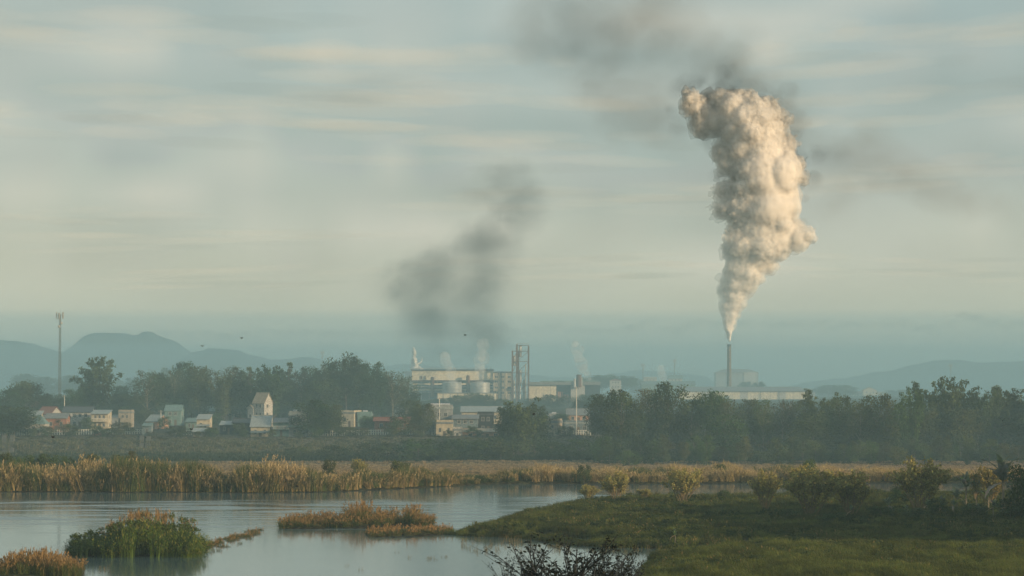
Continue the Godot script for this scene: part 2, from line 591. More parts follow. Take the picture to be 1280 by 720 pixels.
func make_hills() -> void:
	make_hill("blue hazy hill shoulder behind the mast", [[-190, 452], [-120, 436], [-60, 428], [0, 424], [30, 427], [50, 430], [68, 437], [90, 445], [120, 455], [160, 474]], 3000, 420)
	make_hill("flat-topped blue mountain under a cloud cap", [[20, 462], [60, 446], [85, 438], [100, 428], [113, 419], [125, 416], [160, 417], [176, 419], [184, 415], [192, 415], [202, 419], [216, 424], [230, 431], [246, 440], [275, 449], [320, 462]], 3350, 480)
	make_hill("low rounded blue hill beside the mountain", [[190, 474], [222, 449], [240, 439], [258, 435], [278, 435], [296, 437], [316, 443], [340, 448], [362, 447], [385, 445], [410, 452], [440, 462], [480, 475]], 2850, 380)
	make_hill("faint far ridge behind the statue", [[330, 470], [400, 462], [470, 456], [520, 455], [570, 460], [640, 466], [720, 470], [800, 462], [880, 468]], 3450, 420)
	make_hill("pale hill ridge above the bamboo", [[1000, 478], [1080, 468], [1120, 461], [1150, 453], [1180, 449], [1215, 451], [1260, 451], [1320, 449], [1400, 455], [1500, 470]], 3150, 450)

# ------------------------------------------------------------------ plants, built once and planted many times
var P := {}

func rnd(a: float, b: float) -> float:
	return rng.randf_range(a, b)

func rdir() -> Vector3:
	var z := rnd(-1, 1)
	var a := rnd(0, TAU)
	var r := sqrt(1.0 - z * z)
	return Vector3(r * cos(a), z, r * sin(a))

func limb(mb: MB, p: Vector3, q: Vector3, r0: float, r1: float, bend := 0.12, n := 4, seg := 5) -> void:
	var mid := (p + q) * 0.5 + rdir() * p.distance_to(q) * bend
	var last := p
	for k in n:
		var t := float(k + 1) / n
		var x := p.lerp(mid, t).lerp(mid.lerp(q, t), t)
		mb.tube(last, x, lerpf(r0, r1, float(k) / n), lerpf(r0, r1, t), seg, false)
		last = x

func leaves_in(mb: MB, o: Vector3, r: Vector3, n: int, lo: float, hi: float, tone: Color, shell := 0.45, droop := 0.0) -> void:
	for i in n:
		var dv := rdir()
		var k := pow(rng.randf(), shell)
		# an uneven skin: the lobe swells and shrinks with direction
		var sw := 0.82 + 0.42 * noise.get_noise_3d(dv.x * 60.0 + o.x * 9.0, dv.y * 60.0 + o.y * 9.0, dv.z * 60.0)
		var p := o + dv * r * k * sw
		var nn := (dv * 0.7 + rdir() * 0.9 + Vector3(0, 0.35, 0)).normalized()
		var al := nn.cross(rdir()).normalized()
		al = (al + Vector3(0, -droop, 0)).normalized()
		var sd := al.cross(nn).normalized()
		var s := rnd(lo, hi)
		var g := rnd(0.72, 1.3)
		mb.col = Color(tone.r * g * rnd(0.9, 1.12), tone.g * g, tone.b * g * rnd(0.85, 1.1))
		mb.leaf(p, al * s, sd * s * rnd(0.4, 0.65))

func tree_proto(kind: String, h: float, w: float, n_lobe: int, n_leaf: int, tone: Color, o := {}) -> void:
	var tk := MB.new()
	var cr := MB.new()
	var base: float = o.get("base", 0.25)
	var flat: float = o.get("flat", 1.0)
	var lobes := []
	for i in n_lobe:
		var t := (i + 0.5) / n_lobe
		var y := lerpf(base, 0.93, pow(t, 0.8)) * h
		var prof: float
		match o.get("form", "round"):
			"round": prof = sqrt(maxf(0.06, 1.0 - pow((y / h - 0.56) / 0.5, 2.0)))
			"umbrella": prof = 0.35 + 0.65 * smoothstep(base, 0.75, y / h)
			"cone": prof = clampf((1.06 - y / h) * 1.35, 0.16, 1.0) * 0.9
			_: prof = 0.75
		var a := i * 2.4 + rnd(-0.5, 0.5)
		var rad := w * 0.5 * prof
		var lr := rad * rnd(0.42, 0.62) + w * 0.035
		var c := Vector3(cos(a) * (rad - lr * 0.75), y - lr * 0.25, sin(a) * (rad - lr * 0.75))
		lobes.append([c, Vector3(lr, lr * flat * rnd(0.7, 0.95), lr)])
	# one or two leaders that stick out of the top
	for i in o.get("leaders", 2):
		var lr := w * rnd(0.10, 0.15)
		lobes.append([Vector3(rnd(-0.2, 0.2) * w, h - lr * 0.9, rnd(-0.2, 0.2) * w), Vector3(lr, lr * 0.9, lr)])
	var vol := 0.0
	for l in lobes: vol += l[1].x * l[1].x
	for l in lobes:
		var sh := rnd(0.7, 1.35)
		var tn := Color(tone.r * sh * rnd(0.9, 1.15), tone.g * sh, tone.b * sh)
		leaves_in(cr, l[0], l[1], int(n_leaf * l[1].x * l[1].x / vol), o.get("lo", 0.5), o.get("hi", 0.95), tn, o.get("shell", 0.45), o.get("droop", 0.0))
	var r0: float = o.get("r", h * 0.016)
	var top := Vector3(rnd(-0.04, 0.04) * w, h * 0.8, rnd(-0.04, 0.04) * w)
	limb(tk, Vector3(0, -0.6, 0), top, r0, r0 * 0.25, 0.05, 6, 7)
	for l in lobes:
		var f := clampf((l[0].y / h) * 0.62, 0.12, 0.72)
		limb(tk, Vector3.ZERO.lerp(top, f / 0.8), l[0], r0 * 0.45, r0 * 0.08, 0.14, 4, 5)
		for k in o.get("twigs", 3):
			limb(tk, l[0].lerp(top * f, 0.2), l[0] + rdir() * l[1] * 0.95, r0 * 0.16, r0 * 0.03, 0.2, 3, 4)
	if not P.has(kind): P[kind] = []
	keep(kind, tk.done(), cr.done(true), o.get("bark", "bark"))

func keep(kind: String, trunk: Mesh, crown: Mesh, bark: String) -> void:
	var b := crown.get_aabb()
	P[kind].append({"h": b.end.y * 0.97, "w": (b.size.x + b.size.z) * 0.5 * 0.93, "trunk": trunk, "crown": crown, "bark": bark})

func bamboo_proto(h: float, w: float, n: int, tone: Color, spray: int) -> void:
	var tk := MB.new()
	var cr := MB.new()
	for i in n:
		var a := rnd(0, TAU)
		var br := sqrt(rng.randf()) * w * 0.2
		var p := Vector3(cos(a) * br, -0.4, sin(a) * br)
		var hh := h * rnd(0.62, 1.0)
		var lean := w * rnd(0.05, 0.34)
		var dv := Vector3(cos(a + rnd(-0.6, 0.6)), 0, sin(a + rnd(-0.6, 0.6)))
		var last := p
		var sh := rnd(0.7, 1.35)
		for k in 8:
			var t := (k + 1) / 8.0
			var q := p + dv * lean * pow(t, 2.2) * 1.25 + Vector3.UP * hh * (t - 0.10 * pow(t, 6.0))
			tk.tube(last, q, 0.10 * (1.05 - t), 0.10 * (1.0 - t) + 0.012, 5, false)
			if t > 0.22:
				var r := w * 0.085 * (1.0 - 0.45 * t) + 0.5
				var tn := Color(tone.r * sh, tone.g * sh, tone.b * sh)
				leaves_in(cr, q + rdir() * 0.3, Vector3(r * 1.25, r * 0.85, r * 1.25), spray, 0.5, 1.05, tn, 0.55, 0.35)
			last = q
	if not P.has("bamboo"): P.bamboo = []
	keep("bamboo", tk.done(), cr.done(true), "bark")

func twiggy_proto(kind: String, h: float, w: float, tone: Color, n_leaf: int, fine_leaf := 1.0) -> void:
	# a low forked bush: many thin stems that fan out, with small sparse leaves along them
	var tk := MB.new()
	var cr := MB.new()
	var tips := []
	for i in 11:
		var a := i * 2.4 + rnd(-0.3, 0.3)
		var sp := sqrt((i + 0.5) / 11.0)
		var q := Vector3(cos(a) * sp * w * 0.36, h * rnd(0.55, 0.75) * (1.0 - 0.22 * sp), sin(a) * sp * w * 0.36)
		limb(tk, Vector3(cos(a) * 0.12, -0.3, sin(a) * 0.12), q, h * 0.016, h * 0.007, 0.1, 5, 5)
		for k in 7:
			var e := q + (rdir() * Vector3(w * 0.2, h * 0.17, w * 0.2)) + Vector3(0, h * 0.11, 0)
			var st := Vector3.ZERO.lerp(q, rnd(0.25, 1.0))
			e = st.lerp(e, rnd(0.55, 1.0)) + Vector3(rnd(-1, 1), 0, rnd(-1, 1)) * w * 0.06
			limb(tk, st, e, h * 0.006, h * 0.0018, 0.12, 3, 4)
			tips.append([st, e])
			for j in 3:
				var e2 := e + rdir() * Vector3(w * 0.09, h * 0.08, w * 0.09)
				limb(tk, st.lerp(e, rnd(0.4, 0.9)), e2, h * 0.003, h * 0.0012, 0.1, 2, 3)
				tips.append([st.lerp(e, 0.6), e2])
	for i in n_leaf:
		var tp: Array = tips[rng.randi() % tips.size()]
		var p: Vector3 = tp[0].lerp(tp[1], pow(rng.randf(), 0.6)) + rdir() * rnd(0.0, 0.045) * h
		var g := rnd(0.65, 1.4)
		cr.col = Color(tone.r * g * rnd(0.9, 1.15), tone.g * g, tone.b * g)
		var al := rdir()
		var s := rnd(0.2, 0.42) * h / 7.0 * fine_leaf
		cr.leaf(p, al * s, al.cross(rdir()).normalized() * s * 0.6)
	if not P.has(kind): P[kind] = []
	keep(kind, tk.done(), cr.done(true), "twig_bark" if kind == "golden" else "dark")

func make_protos() -> void:
	# (a tone of about 0.66 multiplies these, see below)
	var g1 := Color(0.066, 0.100, 0.042)
	var g2 := Color(0.085, 0.120, 0.045)
	var g3 := Color(0.110, 0.130, 0.062)
	for i in 3: tree_proto("dense", 20, 16, 15, 5600, g1, {"base": 0.16, "leaders": 3})
	for i in 3: tree_proto("sparse", 21, 15, 12, 3000, g3, {"base": 0.34, "lo": 0.4, "hi": 0.8, "shell": 0.6, "bark": "pale_bark", "twigs": 6, "leaders": 3, "r": 0.30})
	for i in 2: tree_proto("umbrella", 16, 18, 13, 5000, g1, {"base": 0.42, "form": "umbrella", "flat": 0.75})
	for i in 2: tree_proto("column", 20, 9, 13, 3600, g2, {"base": 0.12, "form": "cone", "leaders": 1})
	for i in 3: bamboo_proto(22, 15, 30, Color(0.095, 0.130, 0.052), 30)
	for i in 3: tree_proto("shrub", 6, 6.5, 9, 2200, g2, {"base": 0.05, "lo": 0.25, "hi": 0.5, "r": 0.12, "leaders": 1})
	for i in 2: tree_proto("small", 9, 7, 9, 2400, g3, {"base": 0.25, "lo": 0.28, "hi": 0.55, "r": 0.14})
	for i in 3: twiggy_proto("golden", 8, 9, Color(0.45, 0.41, 0.14), 5600)
	twiggy_proto("twiggy", 7, 8, Color(0.032, 0.040, 0.026), 1500, 0.55)
	# leaf tones: the same leaves in a few natural shades
	for k in [[1, 1, 1], [0.8, 0.95, 0.9], [1.25, 1.15, 0.95], [0.85, 0.8, 0.8], [1.1, 1.3, 1.0], [1.5, 1.2, 1.0]]:
		var m: StandardMaterial3D = M.leaf.duplicate()
		m.albedo_color = lin(k[0] * 0.66, k[1] * 0.66, k[2] * 0.66)
		tones.append(m)

var tones := []

func plant(called: String, kind: String, label: String, category: String, group: String, p: Vector3, h: float, w: float, tone := -1) -> Node3D:
	var list: Array = P[kind]
	var pr: Dictionary = list[rng.randi() % list.size()]
	var o := thing(called, label, category, p, rnd(0, TAU), group)
	o.scale = Vector3(w / pr.w, h / pr.h, w / pr.w)
	part("trunk" if kind != "bamboo" else "culms", pr.trunk, M[pr.bark], o)
	part("crown", pr.crown, tones[tone if tone >= 0 else rng.randi() % 6], o)
	return o

# a list of [centre px, top row, width px, base row or depth, kind, words]
func plant_row(rows: Array, where: String, group: String, d_lo: float, d_hi: float, by_row := false) -> void:
	rows.sort_custom(func(a, b): return a[0] < b[0])
	var k := 0
	var called := {"dense": "broadleaf_tree", "sparse": "open_crowned_tree", "umbrella": "umbrella_tree", "column": "slender_tree", "bamboo": "bamboo_clump", "shrub": "shrub", "small": "small_tree", "golden": "tussock_bush"}
	var words := {"dense": "dense dark round-crowned tree", "sparse": "loose tree with pale limbs showing", "umbrella": "flat-topped spreading dark tree", "column": "slender upright tree", "bamboo": "tall feathery bamboo clump", "shrub": "low bushy green shrub", "small": "small light green tree", "golden": "straw-coloured bush"}
	for r in rows:
		k += 1
		var d: float
		if by_row: d = depth_for(r[0], r[3], d_lo, d_hi)
		else: d = lerpf(d_lo, d_hi, rng.randf())
		var p := ground_px(r[0], d)
		var h := at(r[0], r[1], d).y - p.y
		var w: float = r[2] * d / F * 1.12
		var kind: String = r[4]
		var cat: String = "shrub" if kind == "shrub" else "bamboo" if kind == "bamboo" else "tree"
		var say: String = (r[5] if r.size() > 5 else words[kind]) + ", " + ordinal(k) + " from left " + where
		plant(called[kind], kind, say, cat, group, p, h, w)

func make_trees() -> void:
	plant_row([
		[8, 487, 46, 0, "dense"], [33, 476, 46, 0, "umbrella"], [68, 492, 38, 0, "dense"], [94, 486, 36, 0, "dense"], [124, 447, 54, 0, "bamboo", "tallest pointed bamboo clump"], [152, 492, 36, 0, "dense"],
		[184, 463, 44, 0, "sparse"], [208, 471, 38, 0, "dense"], [231, 452, 46, 0, "dense"], [264, 461, 46, 0, "sparse"], [291, 457, 40, 0, "sparse"], [313, 460, 28, 0, "column"], [338, 457, 38, 0, "bamboo"],
		[362, 454, 30, 0, "column"], [388, 458, 42, 0, "dense"], [411, 455, 34, 0, "sparse"], [433, 441, 52, 0, "umbrella", "highest wide round-topped tree"], [466, 453, 40, 0, "dense"], [491, 463, 38, 0, "sparse"], [509, 470, 30, 0, "sparse"],
		[240, 480, 50, 0, "dense"], [302, 476, 52, 0, "dense"], [352, 476, 52, 0, "dense"], [402, 474, 52, 0, "dense"], [450, 474, 54, 0, "dense"], [500, 482, 50, 0, "dense"], [176, 490, 40, 0, "dense"], [198, 466, 34, 0, "dense"], [218, 462, 34, 0, "sparse"], [248, 458, 36, 0, "dense"], [278, 466, 34, 0, "bamboo"], [302, 463, 36, 0, "dense"], [326, 464, 34, 0, "dense"], [350, 462, 34, 0, "dense"], [375, 464, 34, 0, "sparse"], [398, 463, 36, 0, "dense"], [422, 466, 36, 0, "dense"], [450, 460, 36, 0, "dense"], [480, 470, 34, 0, "dense"], [150, 482, 30, 0, "dense"], [52, 494, 32, 0, "dense"], [110, 478, 30, 0, "dense"], [20, 495, 40, 0, "dense"], [325, 488, 44, 0, "dense"], [376, 486, 44, 0, "dense"], [270, 488, 44, 0, "dense"], [425, 488, 44, 0, "dense"], [475, 490, 40, 0, "dense"]],
		"in the tree line behind the village", "trees behind the riverside village", 965, 1040)
	plant_row([
		[18, 507, 64, 546, "dense"], [76, 520, 22, 540, "shrub"], [97, 514, 30, 530, "small"], [88, 529, 24, 545, "shrub"], [122, 531, 20, 545, "shrub"], [153, 528, 30, 545, "small"], [165, 505, 42, 528, "dense"],
		[215, 498, 36, 524, "small"], [236, 497, 30, 524, "dense"], [222, 532, 34, 547, "shrub"], [270, 516, 22, 533, "shrub"], [300, 528, 20, 547, "shrub"], [346, 508, 30, 524, "dense"], [315, 505, 24, 518, "small"],
		[389, 500, 52, 546, "dense"], [412, 505, 42, 545, "dense"], [470, 494, 42, 522, "dense"], [487, 528, 26, 546, "small", "bright green little tree"], [500, 520, 30, 545, "shrub"], [519, 529, 22, 547, "small", "pale green little tree"],
		[513, 500, 40, 538, "dense"], [529, 504, 34, 544, "dense"], [461, 520, 28, 538, "dense"], [438, 533, 26, 547, "shrub"], [60, 532, 20, 547, "shrub"], [130, 510, 26, 526, "dense"], [205, 520, 18, 536, "shrub"],
		[110, 522, 18, 540, "small"], [182, 512, 26, 532, "dense"], [252, 506, 24, 522, "dense"], [285, 510, 26, 522, "dense"], [262, 534, 16, 547, "shrub"], [332, 526, 16, 534, "shrub"], [372, 506, 26, 518, "dense"], [400, 522, 26, 546, "dense"], [425, 515, 24, 532, "dense"], [455, 506, 26, 516, "dense"], [480, 505, 26, 516, "dense"], [560, 517, 20, 528, "small"], [590, 532, 16, 546, "shrub"], [572, 520, 14, 530, "shrub"], [45, 528, 18, 544, "shrub"], [8, 520, 36, 545, "dense"], [702, 517, 22, 530, "dense"], [706, 532, 26, 548, "shrub"], [728, 500, 26, 514, "dense"], [640, 530, 30, 548, "dense"]],
		"among the village houses", "trees and shrubs among the village houses", 846, 1090, true)
	var small := []
	for x in range(30, 640, 31): small.append([x + rnd(-12, 12), rnd(531, 540), rnd(10, 17), 547, "shrub" if rng.randf() < 0.6 else "small"])
	plant_row(small, "along the railing before the houses", "garden shrubs along the railing", 843, 880, true)
	plant_row([
		[573, 494, 26, 0, "dense"], [590, 491, 30, 0, "dense"], [607, 493, 28, 0, "dense"], [626, 498, 24, 0, "dense"], [541, 499, 30, 0, "dense"], [557, 497, 24, 0, "dense"], [668, 497, 26, 0, "dense"], [690, 493, 30, 0, "dense"],
		[710, 495, 28, 0, "sparse"], [733, 493, 30, 0, "dense"], [752, 496, 26, 0, "dense"]],
		"in the hedge before the mill", "trees in front of the mill", 1180, 1240)
	plant_row([
		[648, 497, 52, 574, "bamboo"], [668, 507, 42, 572, "dense"], [636, 510, 36, 573, "dense"], [605, 546, 56, 577, "shrub", "dark spreading thicket"], [567, 547, 50, 577, "shrub", "dark spreading thicket"], [522, 548, 52, 577, "shrub", "dark spreading thicket"], [626, 548, 50, 578, "shrub", "dark spreading thicket"],
		[690, 552, 44, 578, "shrub", "dark spreading thicket"], [470, 553, 50, 577, "shrub", "dark spreading thicket"], [420, 556, 44, 577, "shrub", "dark spreading thicket"], [730, 548, 44, 578, "shrub", "dark spreading thicket"], [375, 558, 40, 576, "shrub"]],
		"on the river bank below the houses", "growth on the river bank below the houses", 790, 850, true)
	plant_row([
		[754, 493, 46, 0, "dense"], [778, 487, 56, 0, "dense"], [812, 485, 48, 0, "sparse"], [836, 478, 56, 0, "dense"], [863, 499, 40, 0, "sparse"], [888, 488, 50, 0, "umbrella"], [912, 500, 40, 0, "sparse"], [936, 499, 44, 0, "dense"],
		[954, 498, 26, 0, "sparse"], [977, 500, 42, 0, "sparse"], [1000, 500, 44, 0, "dense"], [1024, 487, 42, 0, "bamboo"], [1050, 494, 46, 0, "dense"], [1074, 502, 42, 0, "sparse"], [1096, 492, 54, 0, "dense"], [1118, 507, 40, 0, "sparse"],
		[795, 515, 60, 0, "dense"], [850, 515, 60, 0, "dense"], [905, 518, 60, 0, "dense"], [960, 518, 60, 0, "dense"], [1015, 515, 60, 0, "dense"], [1065, 515, 60, 0, "dense"], [1112, 520, 50, 0, "dense"], [765, 520, 40, 0, "sparse"]],
		"in the right-hand riverside belt", "trees of the riverside belt", 790, 840)
	plant_row([
		[1138, 486, 42, 0, "bamboo"], [1160, 478, 50, 0, "bamboo"], [1184, 472, 52, 0, "bamboo"], [1209, 478, 46, 0, "bamboo"], [1234, 484, 46, 0, "bamboo"], [1256, 483, 46, 0, "bamboo"], [1280, 486, 50, 0, "bamboo"], [1306, 488, 50, 0, "bamboo"],
		[1150, 512, 60, 0, "dense"], [1200, 510, 60, 0, "dense"], [1250, 512, 60, 0, "dense"], [1292, 512, 60, 0, "dense"]],
		"in the big bamboo grove at right", "bamboo grove by the river", 780, 830)
	# undergrowth at the foot of the belt: small pale bushes
	var low := []
	for x in range(748, 1290, 17): low.append([x + rnd(-5, 5), rnd(543, 563), rnd(16, 30), 0, "small" if rng.randf() < 0.5 else "shrub"])
	plant_row(low, "along the foot of the riverside belt", "undergrowth bushes of the riverside belt", 762, 782)
	plant_row([
		[32, 467, 40, 0, "umbrella"], [60, 471, 34, 0, "dense"], [90, 469, 36, 0, "dense"], [149, 475, 24, 0, "dense"], [167, 472, 26, 0, "dense"], [206, 459, 16, 0, "dense"], [733, 471, 36, 0, "umbrella"], [752, 468, 40, 0, "umbrella"], [775, 469, 44, 0, "umbrella"],
		[797, 473, 26, 0, "dense"], [928, 477, 14, 0, "dense"], [938, 477, 18, 0, "dense"], [949, 477, 17, 0, "dense"], [1018, 486, 30, 0, "dense"], [1035, 481, 34, 0, "dense"], [1056, 481, 34, 0, "dense"], [1122, 487, 40, 0, "dense"], [1100, 494, 30, 0, "dense"], [698, 476, 22, 0, "dense"]],
		"among far hazy trees beyond the mill", "far hazy trees", 1800, 2150)

# ------------------------------------------------------------------ the mill and what stands round it
func mbox(o: Vector3, s: Vector3) -> ArrayMesh:
	var b := MB.new()
	b.box(o, s)
	return b.done()

func frame_at(px0: float, px1: float, base: float, d: float) -> Array:   # [middle at the given base row, width]
	var a := at(px0, base, d)
	var b := at(px1, base, d)
	return [(a + b) * 0.5, b.x - a.x]

# pixel box in the local frame of a thing: x0, x1, top row, bottom row at depth d, thickness
func pbox(root: Node3D, x0: float, x1: float, y0: float, y1: float, d: float, thick: float) -> ArrayMesh:
	var a := at(x0, y0, d) - root.position
	var b := at(x1, y1, d) - root.position
	return mbox(Vector3((a.x + b.x) / 2, (a.y + b.y) / 2, a.z - thick / 2), Vector3(absf(b.x - a.x), absf(a.y - b.y), thick))

func window(parent: Node3D, o: Vector3, w: float, h: float, axis: int, frame_mat: Material) -> void:
	# axis 2: on a face that looks along z, axis 0: along x. o lies on the wall's face
	var f := MB.new()
	var t := 0.14 * minf(w, 1.2)
	var u := Vector3(1, 0, 0) if axis == 2 else Vector3(0, 0, 1)
	var nn := Vector3(0, 0, 1) if axis == 2 else Vector3(1, 0, 0)
	var sz := func(a: float, b: float, c: float) -> Vector3: return u * a + Vector3(0, b, 0) + nn * c
	f.box(o + Vector3(0, h / 2, 0) + nn * 0.02, sz.call(w + t, t, 0.12))
	f.box(o - Vector3(0, h / 2, 0) + nn * 0.05, sz.call(w + t * 2.0, t, 0.2))
	for s in [-1.0, 1.0]: f.box(o + u * (s * w / 2) + nn * 0.02, sz.call(t, h - t, 0.12))
	f.box(o + nn * 0.015, sz.call(t * 0.6, h - t, 0.1))
	var fr := part("window", f.done(), frame_mat, parent)
	var pn := MB.new()
	pn.box(o + nn * 0.004, sz.call(w - t, h - t, 0.04))
	part("pane", pn.done(), M.pane, fr)

func make_factory() -> void:
	var d := 1450.0
	var k := d / F
	# the long mill hall
	var o := thing("mill_hall", "long cream mill hall with dark bands, below the white statue", "factory", at(566, 500, d))
	part("upper_wall", pbox(o, 515, 616, 463.2, 475.2, d, 26), M.mill, o)
	part("roof", pbox(o, 513.5, 617.2, 461.6, 463.2, d - 0.8, 28), M.dark_roof, o)
	part("lower_wall", pbox(o, 516, 616, 475.2, 500, d + 5, 20), M.dark, o)
	for r in [[479, 481.2], [486, 488.6]]:
		part("cream_band", pbox(o, 516, 615.5, r[0], r[1], d + 0.6, 2.5), M.mill, o)
	for x in range(516, 618, 10): part("pillar", pbox(o, x, x + 0.9, 475.2, 500, d + 1.2, 0.5), M.grey, o)
	for y in [476.3, 483.6, 490]:
		var mb := MB.new()
		mb.tube(at(514, y, d - 1.2) - o.position, at(617, y, d - 1.2) - o.position, 0.28, 0.28, 8)
		part("pipe", mb.done(), M.rust if y < 480 else M.steel, o)
	for x in [[524, 540.5], [560, 585]]:
		pass
	for x in [540.5, 585.0]:
		var mb := MB.new()
		var p := at(x, 496, d - 3.0) - o.position
		var top := at(x, 471 if x < 560 else 469, d - 3.0) - o.position
		mb.lathe(p, [Vector2(0.95, 0), Vector2(0.95, top.y - p.y - 0.6), Vector2(0.7, top.y - p.y - 0.1), Vector2(0, top.y - p.y)], 14)
		part("exhaust_duct", mb.done(), M.rust, o)
	for x in [527, 531.5]:
		var vent := MB.new()
		vent.tube(at(x, 470, d - 0.4) - o.position, at(x, 474, d - 0.4) - o.position, 0.3, 0.3)
		part("wall_vent", vent.done(), M.rust, o)
	for x in range(520, 616, 8): part("roof_rail_post", pbox(o, x, x + 0.5, 460.2, 461.6, d + 4, 0.2), M.steel, o)
	part("roof_rail", pbox(o, 516, 615, 460.1, 460.5, d + 4.3, 0.2), M.steel, o)
	# low front building
	o = thing("front_shed", "low cream block in front of the two round tanks", "building", at(583, 505, d - 14))
	part("wall", pbox(o, 547, 620, 491.5, 506, d - 14, 10), M.mill, o)
	part("roof", pbox(o, 546.4, 620.6, 490.8, 491.5, d - 14.5, 11), M.grey_roof, o)
	for x in range(554, 620, 9): part("pilaster", pbox(o, x, x + 0.7, 491.5, 506, d - 14.25, 0.3), M.concrete, o)
	for i in 2:
		var x0: float = [553.0, 588.0][i]
		var c := at(x0 + 12, 492, d - 6)
		o = thing("storage_tank", ["round steel tank, left of the pair before the mill hall", "round steel tank, right of the pair before the mill hall"][i], "tank", c, 0.0, "round steel tanks of the mill")
		var h := at(0, 478.5, d - 6).y - c.y
		var r := 12.2 * k
		var mb := MB.new()
		mb.lathe(Vector3.ZERO, [Vector2(r, -2), Vector2(r, h)], 36)
		part("shell", mb.done(), M.steel, o)
		mb = MB.new()
		mb.lathe(Vector3(0, h, 0), [Vector2(r + 0.08, -0.15), Vector2(r + 0.08, 0.1), Vector2(r * 0.5, 0.55), Vector2(0, 0.7)], 36)
		part("lid", mb.done(), M.steel, o)
		for y in [0.33, 0.66]:
			mb = MB.new()
			mb.lathe(Vector3(0, h * y, 0), [Vector2(r + 0.06, 0), Vector2(r + 0.06, 0.16)], 36)
			part("hoop", mb.done(), M.grey, o)
	# annex with tall windows
	o = thing("mill_annex", "tall grey block with lit window bays between hall and steel tower", "building", at(629, 500, d + 6))
	part("wall", pbox(o, 616.3, 641, 466, 500, d + 6, 18), M.beige, o)
	part("roof", pbox(o, 615.8, 641.6, 464.4, 466, d + 5.5, 19), M.dark_roof, o)
	for x in [617.0, 624.5, 632.5, 640.2]: part("pillar", pbox(o, x - 0.5, x + 0.5, 466, 500, d + 5.7, 0.3), M.mill, o)
	for x in [620.5, 628.5, 636.5]:
		for y in [471.0, 477.0, 484.5, 491.0]:
			var p := at(x, y, d + 6) - o.position
			window(o, p, 1.9, 1.5, 2, M.mill)
	# the steel tower with its columns
	d = 1440
	o = thing("distillation_tower", "open rust-red steel tower holding white vertical columns", "tower", at(650.5, 500, d))
	var left := at(640.5, 0, d).x - o.position.x
	var right := at(660.6, 0, d).x - o.position.x
	var mid := at(652.5, 0, d).x - o.position.x
	var hh := func(y: float) -> float: return at(650, y, d).y - o.position.y
	for px in [[left, 438.5], [mid - 2.6, 430.5], [right, 432.5]]:
		for z in [0.0, -7.0]:
			var mb := MB.new()
			mb.box(Vector3(px[0], hh.call(px[1]) / 2 - 1, z), Vector3(0.75, hh.call(px[1]) + 2, 0.75))
			part("leg", mb.done(), M.rust, o)
	for y in [439.0, 452.0, 466.0, 480.0, 490.0]:
		part("platform", mbox(Vector3((left + right) / 2, hh.call(y), -3.5), Vector3(right - left + 0.8, 0.22, 7.6)), M.rust, o)
		var mb := MB.new()
		mb.box(Vector3((left + right) / 2, hh.call(y) + 1.1, 0.25), Vector3(right - left + 0.6, 0.09, 0.09))
		mb.box(Vector3((left + right) / 2, hh.call(y) + 0.55, 0.25), Vector3(right - left + 0.6, 0.07, 0.07))
		for i in 6: mb.box(Vector3(lerpf(left, right, i / 5.0), hh.call(y) + 0.6, 0.25), Vector3(0.08, 1.0, 0.07))
		part("handrail", mb.done(), M.steel, o)
	part("platform", mbox(Vector3((mid + right) / 2 - 1.3, hh.call(431.5), -3.5), Vector3(right - mid + 3, 0.2, 6)), M.rust, o)
	var rails := MB.new()
	for i in 7: rails.box(Vector3(lerpf(mid - 2.6, right, i / 6.0), hh.call(430.0), -0.4), Vector3(0.1, 1.6, 0.1))
	rails.box(Vector3((mid + right) / 2 - 1.3, hh.call(429.2), -0.4), Vector3(right - mid + 2.6, 0.1, 0.1))
	part("handrail", rails.done(), M.steel, o)
	for j in 4:
		var y0: float = [439.0, 452.0, 466.0, 480.0][j]
		var y1: float = [452.0, 466.0, 480.0, 490.0][j]
		var mb := MB.new()
		mb.tube(Vector3(left, hh.call(y1), 0.3), Vector3(mid - 2.6, hh.call(y0), 0.3), 0.12, 0.12, 5)
		mb.tube(Vector3(mid - 2.6, hh.call(y1), 0.3), Vector3(right, hh.call(y0), 0.3), 0.12, 0.12, 5)
		part("brace", mb.done(), M.rust, o)
	for c in [[646.2, 430.2, 499, 0.55, "silver"], [650.4, 431, 446, 0.75, "silver"], [650.4, 462, 479, 0.75, "silver"], [642.6, 444, 457, 0.8, "steel"], [642.8, 475, 498, 0.45, "silver"], [650.2, 479, 499, 0.4, "silver"], [655.3, 474, 499, 0.7, "steel"], [648.2, 438, 499, 0.28, "rust"], [653.5, 478, 488, 0.4, "silver"], [657.0, 455, 499, 0.3, "steel"]]:
		var mb := MB.new()
		var r: float = c[3]
		var y0: float = hh.call(c[2])
		var y1: float = hh.call(c[1])
		var x := at(c[0], 0, d).x - o.position.x
		mb.lathe(Vector3(x, y0, -1.6 - r), [Vector2(0, -0.2), Vector2(r * 0.8, 0), Vector2(r, r), Vector2(r, y1 - y0 - r), Vector2(r * 0.7, y1 - y0 - 0.2), Vector2(0, y1 - y0)], 14)
		part("column", mb.done(), M[c[4]], o)
	# the lower hall to the right of the tower
	d = 1450
	o = thing("loading_hall", "low white hall with open dark bays and red pipes beside the steel tower", "factory", at(705, 502, d))
	part("roof", pbox(o, 661, 750.5, 477.4, 481.2, d - 1.5, 24), M.grey_roof, o)
	part("roof_vent", pbox(o, 675, 746, 476, 477.4, d + 4, 8), M.teal_roof, o)
	part("wall", pbox(o, 661.5, 695.5, 481.2, 502, d, 18), M.mill, o)
	for x in [670, 679, 688]: part("wall_seam", pbox(o, x, x + 0.35, 481.2, 502, d - 0.1, 0.2), M.grey, o)
	part("back_wall", pbox(o, 695.5, 750, 481.2, 502, d + 12, 2), M.dark, o)
